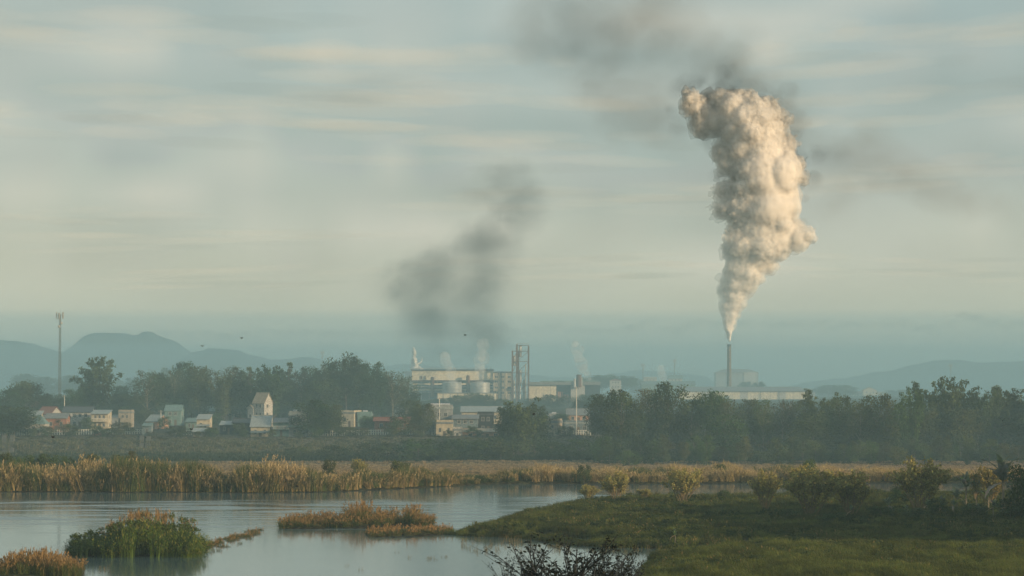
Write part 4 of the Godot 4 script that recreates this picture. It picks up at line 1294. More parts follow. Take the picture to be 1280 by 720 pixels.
# ------------------------------------------------------------------ fields meshed as surface nets
func nets(f: PackedFloat32Array, nx: int, ny: int, nz: int, org: Vector3, cell: float) -> ArrayMesh:
	var vid := PackedInt32Array()
	vid.resize(nx * ny * nz)
	vid.fill(-1)
	var v := PackedVector3Array()
	var nn := PackedVector3Array()
	var sy := nx
	var sz := nx * ny
	var off := [0, 1, sy, sy + 1, sz, sz + 1, sz + sy, sz + sy + 1]
	for z in nz - 1:
		for y in ny - 1:
			var row := z * sz + y * sy
			for x in nx - 1:
				var i := row + x
				var a := f[i]
				var pos := a > 0.0
				if (f[i + 1] > 0.0) == pos and (f[i + sy] > 0.0) == pos and (f[i + sz] > 0.0) == pos and (f[i + sy + 1] > 0.0) == pos and (f[i + sz + 1] > 0.0) == pos and (f[i + sz + sy] > 0.0) == pos and (f[i + sz + sy + 1] > 0.0) == pos:
					continue
				var sum := Vector3.ZERO
				var cnt := 0
				var val := []
				for k in 8: val.append(f[i + off[k]])
				for e in [[0, 1], [2, 3], [4, 5], [6, 7], [0, 2], [1, 3], [4, 6], [5, 7], [0, 4], [1, 5], [2, 6], [3, 7]]:
					var p: float = val[e[0]]
					var q: float = val[e[1]]
					if (p > 0.0) != (q > 0.0):
						var t := p / (p - q)
						var ca := Vector3(e[0] & 1, (e[0] >> 1) & 1, (e[0] >> 2) & 1)
						var cb := Vector3(e[1] & 1, (e[1] >> 1) & 1, (e[1] >> 2) & 1)
						sum += ca.lerp(cb, t)
						cnt += 1
				vid[i] = v.size()
				v.append(org + (Vector3(x, y, z) + sum / cnt) * cell)
				var g := Vector3(val[1] - val[0] + val[3] - val[2] + val[5] - val[4] + val[7] - val[6], val[2] - val[0] + val[3] - val[1] + val[6] - val[4] + val[7] - val[5], val[4] - val[0] + val[5] - val[1] + val[6] - val[2] + val[7] - val[3])
				nn.append(-g.normalized())
	var idx := PackedInt32Array()
	for z in range(1, nz - 1):
		for y in range(1, ny - 1):
			for x in range(1, nx - 1):
				var i := z * sz + y * sy + x
				var pos := f[i] > 0.0
				for ax in 3:
					var s: int = [1, sy, sz][ax]
					if (f[i + s] > 0.0) == pos: continue
					var u: int = [sy, sz, 1][ax]
					var w: int = [sz, 1, sy][ax]
					var a := vid[i - u - w]
					var b := vid[i - w]
					var c := vid[i]
					var d := vid[i - u]
					if a < 0 or b < 0 or c < 0 or d < 0: continue
					if pos: idx.append_array(PackedInt32Array([a, c, b, a, d, c]))
					else: idx.append_array(PackedInt32Array([a, b, c, a, c, d]))
	var arr := []
	arr.resize(Mesh.ARRAY_MAX)
	arr[Mesh.ARRAY_VERTEX] = v; arr[Mesh.ARRAY_NORMAL] = nn; arr[Mesh.ARRAY_INDEX] = idx
	var m := ArrayMesh.new()
	m.add_surface_from_arrays(Mesh.PRIMITIVE_TRIANGLES, arr)
	return m

func make_statue() -> void:
	# a seated robed figure in profile, looking right, one hand raised; bones are [from, to, radius, radius] in heads
	var d := 2100.0
	var k := d / F        # metres to a pixel
	var base := at(519, 463.5, d)
	var o := thing("seated_statue", "giant white seated statue with one hand raised, on the mill skyline", "statue", base)
	var px := func(x: float, y: float, z := 0.0) -> Vector3: return Vector3((x - 519.0) * k, (463.5 - y) * k, z * k)
	var bones := [
		[px.call(517.6, 439.6), px.call(517.9, 442.6), 2.7, 2.4], [px.call(517.0, 435.2), px.call(517.0, 435.8), 1.25, 1.5], [px.call(519.9, 440.9), px.call(520.3, 441.4), 0.6, 0.6], [px.call(519.3, 443.6), px.call(519.6, 444.0), 1.0, 0.9],
		[px.call(517.2, 445.0), px.call(517.0, 447.5), 1.7, 2.0], [px.call(517.4, 449.5, -2.6), px.call(517.4, 449.5, 2.6), 2.4, 2.4], [px.call(517.8, 450), px.call(518.4, 460.5), 3.9, 4.6],
		[px.call(517.4, 449.5, 3.6), px.call(519.6, 456.4, 4.8), 1.7, 1.5], [px.call(519.6, 456.4, 4.8), px.call(526.0, 453.2, 3.6), 1.4, 1.0], [px.call(526.0, 453.2, 3.6), px.call(527.6, 449.6, 3.4), 0.9, 0.8],
		[px.call(517.4, 449.5, -3.6), px.call(519.4, 456.6, -4.9), 1.7, 1.5], [px.call(519.4, 456.6, -4.9), px.call(525.4, 459.2, -2.0), 1.5, 1.0],
		[px.call(518.0, 461.2, 2.8), px.call(527.4, 461.6, 5.4), 2.6, 1.8], [px.call(518.0, 461.2, -2.8), px.call(527.4, 461.6, -5.4), 2.6, 1.8], [px.call(527.4, 461.6, 5.4), px.call(526.4, 462.2, -2.4), 1.7, 1.3], [px.call(527.4, 461.6, -5.4), px.call(530.0, 462.6, 1.4), 1.6, 1.0],
		[px.call(515.8, 460.5, 0), px.call(526, 462.5, 0), 3.4, 2.0],
	]
	for i in 4:
		bones.append([px.call(527.4, 450.2, 2.6 + i * 0.55), px.call(527.7 - 0.1 * absf(i - 1.4), 446.6 + 0.3 * absf(i - 1.4), 2.6 + i * 0.6), 0.34, 0.24])
	bones.append([px.call(527.0, 450.6, 4.2), px.call(526.6, 448.4, 5.0), 0.36, 0.26])
	var cell := 0.30
	var lo := Vector3(-9, -1.5, -7)
	var nx := int(20.0 / cell); var ny := int(20.5 / cell); var nz := int(14.0 / cell)
	var f := PackedFloat32Array()
	f.resize(nx * ny * nz)
	f.fill(-3.0)
	for b in bones:
		var p: Vector3 = b[0]
		var q: Vector3 = b[1]
		var r0: float = b[2] * k
		var r1: float = b[3] * k
		var m := maxf(r0, r1) + 1.2
		var a0 := ((p.min(q) - Vector3.ONE * m - lo) / cell).floor()
		var a1 := ((p.max(q) + Vector3.ONE * m - lo) / cell).ceil()
		for z in range(maxi(0, int(a0.z)), mini(nz, int(a1.z))):
			for y in range(maxi(0, int(a0.y)), mini(ny, int(a1.y))):
				for x in range(maxi(0, int(a0.x)), mini(nx, int(a1.x))):
					var c := lo + Vector3(x, y, z) * cell
					var t := clampf((c - p).dot(q - p) / maxf((q - p).length_squared(), 1e-6), 0.0, 1.0)
					var e := lerpf(r0, r1, t) - c.distance_to(p.lerp(q, t))
					var i := z * nx * ny + y * nx + x
					var g := f[i]
					var s := clampf(0.5 + 0.5 * (e - g) / 0.5, 0.0, 1.0)
					f[i] = lerpf(g, e, s) + 0.5 * s * (1.0 - s)
	part("figure", nets(f, nx, ny, nz, lo, cell), M.statue, o)
	var pd := MB.new()
	pd.lathe(Vector3(1.5, -14, 0), [Vector2(9.5, 0), Vector2(9.0, 11.5), Vector2(9.8, 12.0), Vector2(9.8, 13.6), Vector2(0, 13.6)], 24)
	part("pedestal", pd.done(), M.white, o)

# ------------------------------------------------------------------ reeds and grass
func blade(mb: MB, p: Vector3, dv: Vector3, h: float, lean: float, w: float, n := 3) -> void:
	var side := Vector3(-dv.z, 0, dv.x).normalized().rotated(Vector3.UP, rnd(-0.8, 0.8))
	var last := p
	var lw := w
	for k in n:
		var t := float(k + 1) / n
		var q := p + dv * lean * t * t + Vector3.UP * h * (t - 0.22 * t * t * (lean / h))
		var nw := w * (1.0 - t * 0.92)
		var m := side.cross(q - last).normalized()
		if m.y < 0.0: m = -m
		mb.tri(last - side * lw / 2, last + side * lw / 2, q + side * nw / 2, m, m, m)
		mb.tri(last - side * lw / 2, q + side * nw / 2, q - side * nw / 2, m, m, m)
		last = q
		lw = nw

func reed_mesh(n: int, h: float, spread: float, tone: Color, dry: Color, dry_share: float, plume: Color, plume_share: float, w := 0.09) -> ArrayMesh:
	var mb := MB.new()
	for i in n:
		var a := rnd(0, TAU)
		var r := sqrt(rng.randf()) * spread
		var p := Vector3(cos(a) * r, -0.3, sin(a) * r)
		var dv := Vector3(cos(a + rnd(-1, 1)), 0, sin(a + rnd(-1, 1)))
		var g := rnd(0.65, 1.3)
		var c := dry if rng.randf() < dry_share else tone
		mb.col = Color(c.r * g, c.g * g, c.b * g)
		var hh := h * rnd(0.5, 1.0)
		blade(mb, p, dv, hh, hh * rnd(0.05, 0.42), w * rnd(0.7, 1.3))
		# leaves off the stalk
		for k in 2:
			var b := rnd(0, TAU)
			blade(mb, p + Vector3(0, hh * rnd(0.35, 0.7), 0) + dv * 0.1, Vector3(cos(b), 0, sin(b)), hh * rnd(0.2, 0.34), hh * rnd(0.16, 0.34), w * 1.1, 2)
		if rng.randf() < plume_share:
			mb.col = Color(plume.r * g, plume.g * g, plume.b * g)
			var top := p + dv * hh * 0.2 + Vector3.UP * hh * 0.96
			for k in 5:
				var al := (Vector3.UP + rdir() * 0.6).normalized()
				mb.leaf(top + rdir() * 0.12 + Vector3(0, k * 0.11, 0), al * 0.4, al.cross(rdir()).normalized() * 0.12)
	return mb.done(true)

func cane_mesh(n: int, h: float, spread: float, tone: Color, light: Color) -> ArrayMesh:
	# tall canes hung with broad arching leaves
	var mb := MB.new()
	for i in n:
		var a := rnd(0, TAU)
		var rr := sqrt(rng.randf()) * spread
		var p := Vector3(cos(a) * rr, -0.3, sin(a) * rr)
		var dv := Vector3(cos(a + rnd(-1, 1)), 0, sin(a + rnd(-1, 1)))
		var hh := h * rnd(0.5, 1.0)
		var lean := hh * rnd(0.08, 0.35)
		mb.col = tone
		blade(mb, p, dv, hh, lean, 0.07)
		for k in 8:
			var t := rnd(0.25, 1.0)
			var q := p + dv * lean * t * t + Vector3.UP * hh * (t - 0.2 * t * t * lean / hh)
			var b := rnd(0, TAU)
			var g := rnd(0.7, 1.35)
			var c := light if rng.randf() < 0.25 else tone
			mb.col = Color(c.r * g, c.g * g, c.b * g)
			blade(mb, q, Vector3(cos(b), 0, sin(b)), rnd(0.25, 0.6), rnd(0.4, 0.9), rnd(0.08, 0.15), 3)
	return mb.done(true)

func weed_mesh(tone: Color) -> ArrayMesh:
	var mb := MB.new()
	for k in 4: leaves_in(mb, Vector3(rnd(-0.5, 0.5), rnd(0.3, 0.7), rnd(-0.5, 0.5)), Vector3(0.5, 0.45, 0.5), 26, 0.14, 0.34, tone, 0.6)
	return mb.done(true)

func spot(p: Vector3, s: float, sy: float) -> Transform3D:
	return Transform3D(Basis(Vector3.UP, rnd(0, TAU)).scaled(Vector3(s, sy, s)), p)

func make_banks() -> void:
	M.reed = mat(Color(1, 1, 1), 0.8, {"vc": true, "leaf": 0.5, "spec": 0.2})
	var green := Color(0.085, 0.115, 0.04)
	var gold := Color(0.42, 0.315, 0.155)
	var straw := Color(0.50, 0.385, 0.21)
	var sets := []
	sets.append(reed_mesh(46, 5.0, 1.1, Color(0.14, 0.15, 0.06), gold, 0.45, straw, 0.12, 0.11))
	sets.append(reed_mesh(46, 5.0, 1.1, green, gold, 0.1, straw, 0.02, 0.11))
	sets.append(reed_mesh(40, 3.2, 1.1, Color(0.06, 0.085, 0.035), green, 0.4, gold, 0.0, 0.13))
	sets.append(reed_mesh(46, 4.0, 1.0, Color(0.28, 0.23, 0.09), straw, 0.6, straw, 0.2, 0.11))
	var put := [[], [], [], []]
	var tin := [[], [], [], []]
	for i in 5200:
		var px := rnd(-60, 1340)
		var deep := pow(rng.randf(), 1.3) * 15.0
		var x := (px - 640.0) / F * 620.0
		var s := far_shore(x)
		var d := s + 1.5 + deep
		if px > 640: d = s + 2.0 + deep * 2.6
		px = 640.0 + x / d * F
		var n := noise.get_noise_2d(x * 3.2, 90.0) + 0.5 * fine.get_noise_2d(x * 2.0, d * 2.0)
		var k := 0
		if n > 0.0: k = 1
		elif n < -0.14: k = 2
		if px > 420 and px < 640 and k == 0 and rng.randf() < 0.6: k = 1 if rng.randf() < 0.5 else 3
		if px > 640: k = 3 if n > -0.16 else 1 if n > -0.3 else 2
		if deep < 2.0 and rng.randf() < 0.5: k = 3
		if px > 560 and px < 700 and deep < 6 and rng.randf() < 0.5: continue
		var hs := 1.0
		if px > 400: hs = 0.72
		if px > 560: hs = 0.55
		if px > 1050: hs = 0.42
		hs *= 0.62 + 0.75 * clampf(noise.get_noise_2d(x * 6.0, 31.0) + 0.25 * fine.get_noise_2d(x * 5.0, d * 3.0) + 0.5, 0.0, 1.1)
		var p := Vector3(x, maxf(land(x, d), -0.3), -d)
		var tr := spot(p, rnd(0.8, 1.3) * lerpf(hs, 1.0, 0.5), rnd(0.6, 1.2) * hs)
		tr.basis = Basis(Vector3(rnd(-1, 1), 0, rnd(-1, 1)).normalized(), rnd(0.0, 0.42)) * tr.basis
		put[k].append(tr)
		var t := rnd(0.75, 1.0)
		tin[k].append(Color(t, t * rnd(0.93, 1.0), t * rnd(0.85, 1.0)))
	var names := ["golden-green reeds along the far bank", "green reeds along the far bank", "dark low plants among the far reeds", "dry straw-coloured reeds at the far water's edge"]
	for k in 4: tag(scatter("reeds", sets[k], M.reed, put[k], tin[k]), names[k], "reeds", "reed belt of the far bank")
	# dark bushes and single taller plants behind the belt
	plant_row([
		[8, 566, 26, 0, "shrub"], [34, 568, 30, 0, "shrub"], [60, 566, 34, 0, "shrub"], [84, 569, 24, 0, "shrub"], [112, 567, 30, 0, "shrub"], [150, 567, 26, 0, "shrub"], [166, 564, 20, 0, "small"], [412, 573, 20, 0, "shrub", "single dark leafy bush"], [330, 579, 18, 0, "shrub"], [449, 572, 20, 0, "golden", "straw-coloured tussock bush"], [500, 575, 30, 0, "shrub"],
		[730, 581, 18, 0, "shrub"], [1010, 572, 22, 0, "shrub"], [900, 580, 20, 0, "shrub"]],
		"behind the far reed belt", "bushes behind the far reeds", 632, 668)
	# growth on the slope of the bank
	var slope := []
	var stint := []
	for i in 3800:
		var px := rnd(-40, 1320)
		var d := rnd(798, 846)
		if px > 690 and px < 736 and rng.randf() < 0.55: continue
		var p := ground_px(px, d)
		slope.append(spot(p, rnd(0.5, 1.1), rnd(0.22, 0.6) * (1.0 - 0.75 * smoothstep(824.0, 842.0, d))))
		var t := rnd(0.6, 1.0)
		stint.append(Color(t, t, t))
	tag(scatter("undergrowth", reed_mesh(34, 3.2, 1.2, Color(0.15, 0.16, 0.075), Color(0.32, 0.26, 0.14), 0.4, gold, 0.0, 0.2), M.reed, slope, stint), "rough grass and weeds covering the slope below the railing", "weeds")
	var foot := []
	var ftint := []
	for i in 2600:
		var px := rnd(-40, 1320)
		var d := rnd(788, 812)
		foot.append(spot(ground_px(px, d), rnd(0.8, 1.5), rnd(0.35, 0.9)))
		var t := rnd(0.6, 1.0)
		ftint.append(Color(t, t, t))
	tag(scatter("undergrowth", reed_mesh(34, 2.6, 1.2, Color(0.055, 0.08, 0.035), Color(0.09, 0.11, 0.05), 0.4, gold, 0.0, 0.26), M.reed, foot, ftint), "dark weeds in a strip along the foot of the bank", "weeds")
	# stubble on the dry field
	var stub := []
	var st := []
	for i in 5200:
		var px := rnd(250, 1320)
		var d := rnd(668, 792)
		stub.append(spot(ground_px(px, d), rnd(0.6, 1.2), rnd(0.12, 0.3)))
		var t := rnd(0.7, 1.0)
		st.append(Color(t, t, t))
	tag(scatter("field_grass", reed_mesh(26, 2.4, 1.0, Color(0.34, 0.25, 0.12), Color(0.48, 0.34, 0.19), 0.6, gold, 0.0, 0.12), M.reed, stub, st), "dry pale grass on the field behind the far reeds", "grass")
	# the near islands of reed
	var lush := reed_mesh(60, 4.2, 0.9, Color(0.080, 0.125, 0.026), Color(0.15, 0.16, 0.04), 0.2, Color(0.30, 0.19, 0.08), 0.03, 0.085)
	var dark := reed_mesh(60, 4.2, 0.9, Color(0.038, 0.066, 0.02), Color(0.07, 0.085, 0.026), 0.25, Color(0.24, 0.16, 0.08), 0.03, 0.085)
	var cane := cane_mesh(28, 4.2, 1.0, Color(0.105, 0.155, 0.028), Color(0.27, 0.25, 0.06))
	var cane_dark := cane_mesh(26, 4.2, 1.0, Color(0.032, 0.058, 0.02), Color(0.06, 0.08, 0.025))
	var rust := reed_mesh(52, 3.0, 0.8, Color(0.085, 0.105, 0.032), Color(0.17, 0.13, 0.05), 0.3, Color(0.26, 0.165, 0.07), 0.22, 0.07)
	var matr := reed_mesh(50, 1.4, 0.8, Color(0.085, 0.10, 0.035), Color(0.17, 0.13, 0.06), 0.3, Color(0.3, 0.18, 0.08), 0.05, 0.05)
	var prof := func(px: float) -> float:
		return lerpf(672.0, 657.0, smoothstep(86, 130, px)) - 22.0 * smoothstep(128, 172, px) + 12.0 * smoothstep(200, 238, px) + 30.0 * smoothstep(236, 262, px)
	var a1 := []
	var a2 := []
	var a3 := []
	for i in 230:
		var px := rnd(90, 254)
		var d := d_water(rnd(681, 696.5))
		var h: float = at(px, prof.call(px), d).y
		if h < 0.5: continue
		var hh := h * rnd(0.45, 1.05) * (0.82 + 0.5 * fine.get_noise_1d(px * 1.4)) / 4.2
		var tr := spot(Vector3((px - 640) / F * d, 0.05, -d), rnd(0.7, 1.1), hh)
		tr.basis = Basis(Vector3(0, 0, 1), -0.22 * smoothstep(170, 255, px) + 0.12 * (1.0 - smoothstep(86, 130, px))) * tr.basis
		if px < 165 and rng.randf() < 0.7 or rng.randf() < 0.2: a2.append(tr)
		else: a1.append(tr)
	for i in 26:
		var px := rnd(130, 246)
		var d := d_water(rnd(681, 690))
		a3.append(spot(Vector3((px - 640) / F * d, 0.05, -d), rnd(0.6, 0.9), at(px, prof.call(px) - 1.0, d).y / 3.2))
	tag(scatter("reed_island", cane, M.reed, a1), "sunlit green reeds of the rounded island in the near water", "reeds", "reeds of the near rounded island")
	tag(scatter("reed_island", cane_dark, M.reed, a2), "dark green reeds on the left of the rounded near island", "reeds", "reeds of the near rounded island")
	tag(scatter("reed_island", rust, M.reed, a3), "rusty seed heads topping the rounded near island", "reeds", "reeds of the near rounded island")
	var leafy := []
	for i in 70:
		var px := rnd(92, 250)
		var d := d_water(rnd(684, 695))
		var top: float = at(px, prof.call(px), d).y
		var y := top * rnd(0.05, 0.8)
		leafy.append(spot(Vector3((px - 640) / F * d, y, -d), rnd(0.9, 1.9), rnd(0.8, 1.6) * minf(1.0, top / 3.0)))
	tag(scatter("island_shrubs", weed_mesh(Color(0.075, 0.10, 0.026)), M.reed, leafy), "dark leafy growth woven through the rounded near island", "weeds")
	var tail := []
	for i in 120:
		var t := rng.randf()
		var px := lerpf(254, 326, t) + rnd(-4, 4)
		var py := lerpf(686, 664, pow(t, 0.7)) + rnd(-3, 3)
		if rng.randf() < 0.25: py += rnd(4, 22) * smoothstep(0.05, 0.3, t) * (1.0 - t)
		var d := d_water(py)
		tail.append(spot(Vector3((px - 640) / F * d, -0.05, -d), rnd(0.35, 0.75), rnd(0.25, 0.62)))
	tag(scatter("water_weeds", matr, M.reed, tail), "straggling golden weeds trailing right from the rounded island", "weeds")
	var strip := []
	for i in 260:
		var t := rng.randf()
		var px := lerpf(352, 540, t)
		var d := d_water(659.5 - 4.0 * t + rnd(-6, 1.5))
		strip.append(spot(Vector3((px - 640) / F * d, 0.05, -d), rnd(0.7, 1.0), rnd(0.35, 0.82) * (0.7 + 0.9 * clampf(fine.get_noise_1d(px * 2.2) + 0.3, 0.0, 1.0)) * (0.75 + 0.4 * smoothstep(0.15, 0.5, t)) * (1.0 - 0.4 * smoothstep(0.88, 1.0, t))))
	tag(scatter("reed_strip", rust, M.reed, strip), "long low strip of rust-topped reeds in the middle of the water", "reeds")
	var mat2 := []
	for i in 190:
		var px := rnd(462, 562)
		var d := d_water(lerpf(670, 666, (px - 462) / 100.0) + rnd(-5, 1))
		mat2.append(spot(Vector3((px - 640) / F * d, 0.0, -d), rnd(0.7, 1.1), rnd(0.5, 1.1)))
	tag(scatter("reed_mat", matr, M.reed, mat2), "low dark mat of weeds right of the rust-topped reed strip", "weeds")
	var near := []
	for i in 150:
		var px := rnd(-20, 100)
		var d := d_water(rnd(713, 726))
		var top := 687.0 + 14.0 * smoothstep(60, 104, px) + 20.0 * (1.0 - smoothstep(-10, 30, px)) + 3.0 * sin(px * 0.3)
		near.append(spot(Vector3((px - 640) / F * d, 0.1, -d), rnd(0.6, 1.0), at(px, top, d).y / 3.0 * rnd(0.6, 1.05)))
	tag(scatter("reed_clump", rust, M.reed, near), "rusty brown reed clump in the bottom left corner", "reeds")
	var sparse := []
	for i in 150:
		var px := rnd(575, 700)
		var py := rnd(668, 690)
		if rng.randf() < 0.4: px = rnd(690, 830); py = rnd(676, 692)
		var d := d_water(py)
		sparse.append(spot(Vector3((px - 640) / F * d, -0.05, -d), rnd(0.25, 0.6), rnd(0.3, 0.8)))
	for r in [[541, 697], [556, 696], [545, 699], [536, 698], [133, 712], [137, 708], [128, 711], [140, 714], [434, 707], [451, 712], [512, 697], [497, 690]]:
		var d := d_water(r[1])
		sparse.append(spot(Vector3((r[0] - 640.0) / F * d, -0.05, -d), rnd(0.3, 0.6), rnd(0.3, 0.6)))
	tag(scatter("water_weeds", reed_mesh(16, 1.5, 0.7, Color(0.10, 0.10, 0.04), Color(0.26, 0.18, 0.08), 0.4, gold, 0.1, 0.05), M.reed, sparse), "thin scattered stalks standing in the shallow water", "weeds")

# ------------------------------------------------------------------ the near bank on the right
func make_right_bank() -> void:
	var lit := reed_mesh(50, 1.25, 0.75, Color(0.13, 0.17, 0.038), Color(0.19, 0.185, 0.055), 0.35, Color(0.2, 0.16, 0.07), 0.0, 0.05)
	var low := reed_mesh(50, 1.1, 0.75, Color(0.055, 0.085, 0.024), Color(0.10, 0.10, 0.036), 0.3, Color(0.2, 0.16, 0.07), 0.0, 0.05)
	var tall := reed_mesh(40, 2.4, 0.8, Color(0.11, 0.145, 0.04), Color(0.19, 0.18, 0.065), 0.3, Color(0.3, 0.22, 0.1), 0.015, 0.07)
	var A := []
	var B := []
	var C := []
	var ta := []
	var tb := []
	var tc := []
	for i in 56000:
		var px := rnd(560, 1330)
		var d := EYE * F / (rnd(618, 748) - HZ)
		var x := (px - 640.0) / F * d
		var h := land(x, d)
		if h < -0.12: continue
		# the bare strip of mud by the cove
		var row := row_of(0.0, d)
		if px > 790 and px < 960 and row > 679 and row < 688 and rng.randf() < 0.85: continue
		var n := noise.get_noise_2d(x * 2.4, d * 2.4)
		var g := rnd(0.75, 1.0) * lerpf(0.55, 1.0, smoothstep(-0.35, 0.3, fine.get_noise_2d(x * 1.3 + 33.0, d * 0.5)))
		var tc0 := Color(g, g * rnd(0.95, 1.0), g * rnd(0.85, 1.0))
		var p := Vector3(x, h, -d)
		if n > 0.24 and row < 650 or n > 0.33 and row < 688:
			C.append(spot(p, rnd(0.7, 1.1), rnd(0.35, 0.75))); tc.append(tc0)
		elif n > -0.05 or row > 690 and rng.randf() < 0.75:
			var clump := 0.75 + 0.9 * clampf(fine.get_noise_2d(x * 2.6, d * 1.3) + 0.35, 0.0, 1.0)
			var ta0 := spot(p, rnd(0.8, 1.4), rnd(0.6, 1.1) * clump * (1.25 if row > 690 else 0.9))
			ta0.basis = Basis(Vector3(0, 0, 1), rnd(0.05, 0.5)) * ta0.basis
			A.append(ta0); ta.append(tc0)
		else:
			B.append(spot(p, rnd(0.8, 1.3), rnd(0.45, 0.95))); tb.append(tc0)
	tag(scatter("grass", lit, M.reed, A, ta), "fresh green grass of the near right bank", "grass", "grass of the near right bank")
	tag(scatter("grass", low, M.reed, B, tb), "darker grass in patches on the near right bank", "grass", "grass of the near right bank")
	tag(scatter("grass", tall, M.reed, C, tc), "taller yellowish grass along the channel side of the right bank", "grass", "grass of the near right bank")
	var W := [[], []]
	var wt := [[], []]
	for i in 9000:
		var px := rnd(575, 1330)
		var d := EYE * F / (rnd(622, 722) - HZ)
		var x := (px - 640.0) / F * d
		var h := land(x, d)
		if h < 0.05: continue
		var n := fine.get_noise_2d(x * 1.1 + 90.0, d * 0.7) + 0.25 * smoothstep(1000.0, 1250.0, px) * (1.0 - smoothstep(470.0, 520.0, 900.0 - d))
		if n < rnd(0.02, 0.3): continue
		var k := 0 if rng.randf() < 0.6 else 1
		W[k].append(spot(Vector3(x, h, -d), rnd(0.6, 1.5), rnd(0.5, 1.6)))
		var g := rnd(0.7, 1.0)
		wt[k].append(Color(g, g, g))
	tag(scatter("marsh_weeds", weed_mesh(Color(0.05, 0.075, 0.025)), M.reed, W[0], wt[0]), "dark leafy weeds in patches over the near right marsh", "weeds", "weeds of the near marsh")
	tag(scatter("marsh_weeds", weed_mesh(Color(0.12, 0.13, 0.04)), M.reed, W[1], wt[1]), "yellow-green leafy weeds dotted over the near right marsh", "weeds", "weeds of the near marsh")
	var rough_spots := []
	var rt := []
	for i in 2600:
		var px := rnd(580, 1330)
		var d := EYE * F / (rnd(626, 730) - HZ)
		var x := (px - 640.0) / F * d
		var h := land(x, d)
		if h < -0.1: continue
		if noise.get_noise_2d(x * 3.0 + 70.0, d * 2.0) + 0.4 * fine.get_noise_2d(x * 3.0, d * 3.0) < 0.12: continue
		rough_spots.append(spot(Vector3(x, h, -d), rnd(0.6, 1.1), rnd(0.35, 0.95)))
		var g := rnd(0.6, 1.0)
		rt.append(Color(g, g * 0.97, g * 0.9))
	tag(scatter("marsh_reeds", reed_mesh(34, 2.2, 0.6, Color(0.11, 0.15, 0.04), Color(0.30, 0.23, 0.11), 0.3, Color(0.36, 0.27, 0.13), 0.08, 0.06), M.reed, rough_spots, rt), "rough taller reed tufts scattered over the near right marsh", "reeds")
	# golden bushes
	var gb := [[770, 588, 36, 630, "thin golden bush, leftmost of those on the near bank"], [735, 605, 24, 625, "smallest golden sprig bush at the left tip of the near bank"], [853, 585, 46, 634, "rounded golden-green bush between the leftmost bush and the slender tree"], [956, 586, 36, 642, "slender golden little tree with a bare stem"],
		[1012, 581, 74, 652, "widest golden bush with dense twigs, left half of the big double bush"], [1063, 587, 56, 650, "right half of the big double golden bush, with pale stems"], [1148, 570, 66, 644, "tall loose golden bush right of the double bush"], [806, 611, 20, 628, "low golden twig bush by the water strip"], [1236, 582, 36, 640, "dull brown bush left of the tallest banana plant"]]
	for r in gb:
		var d := d_water(r[3]) * 0.985
		var p := ground_px(r[0], d)
		plant("golden_bush", "golden", r[4], "bush", "golden bushes on the near bank", p, at(r[0], r[1], d).y - p.y, r[2] * d / F * 1.15, 0 if r[0] != 1236 else 3)
	var db := [[1122, 606, 22, 640, "dark round shrub right of the tall loose golden bush"], [1276, 578, 40, 660, "dark leafy shrub cut by the right edge"], [1170, 622, 26, 652, "low dark shrub under the banana plants"], [1040, 640, 36, 662, "low shrub under the double golden bush"], [985, 636, 30, 658, "low shrub at the left foot of the double golden bush"], [1215, 628, 36, 656, "dark shrub below the pair of banana crowns"], [1100, 632, 34, 656, "dark shrub between double bush and tall golden bush"], [1262, 622, 36, 660, "dark shrub below the tallest banana plant"], [905, 612, 16, 632, "small dark weed bush beside the water strip"], [1140, 634, 40, 658, "dark shrub at the foot of the tall loose golden bush"]]
	for r in db:
		var d := d_water(r[3])
		var p := ground_px(r[0], d)
		plant("dark_shrub", "shrub", r[4], "shrub", "dark shrubs on the near bank", p, at(r[0], r[1], d).y - p.y, r[2] * d / F * 1.2, 1)
	# banana plants, each leaf a part
	var leafs := []
	for i in 3: leafs.append(banana_leaf(rnd(0.5, 1.0)))
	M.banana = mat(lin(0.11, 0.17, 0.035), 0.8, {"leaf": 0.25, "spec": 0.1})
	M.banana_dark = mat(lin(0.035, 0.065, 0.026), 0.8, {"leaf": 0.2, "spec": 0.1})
	M.banana_dry = mat(lin(0.24, 0.15, 0.07), 0.8, {"leaf": 0.4, "spec": 0.2})
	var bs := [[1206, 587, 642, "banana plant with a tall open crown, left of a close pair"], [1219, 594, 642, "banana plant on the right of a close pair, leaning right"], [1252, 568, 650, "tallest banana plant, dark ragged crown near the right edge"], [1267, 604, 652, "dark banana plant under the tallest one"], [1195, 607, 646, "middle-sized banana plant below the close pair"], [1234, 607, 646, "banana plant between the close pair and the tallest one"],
		[1109, 619, 654, "broad low banana plant between the double bush and the tall golden bush"], [1176, 618, 652, "yellow-lit banana plant with pale upright leaves"], [1158, 622, 648, "small banana plant at the foot of the tall golden bush"], [1191, 622, 650, "low bright banana plant under the close pair"], [1241, 622, 654, "low bright banana plant below the gap before the tallest one"], [1279, 596, 656, "banana plant at the very right edge"], [1132, 628, 652, "tiny banana plant right of the broad low one"], [1222, 628, 656, "low dark banana plant in the shade"], [843, 660, 684, "single young banana plant alone on the mud by the cove"], [1063, 630, 656, "young banana plant before the double golden bush"]]
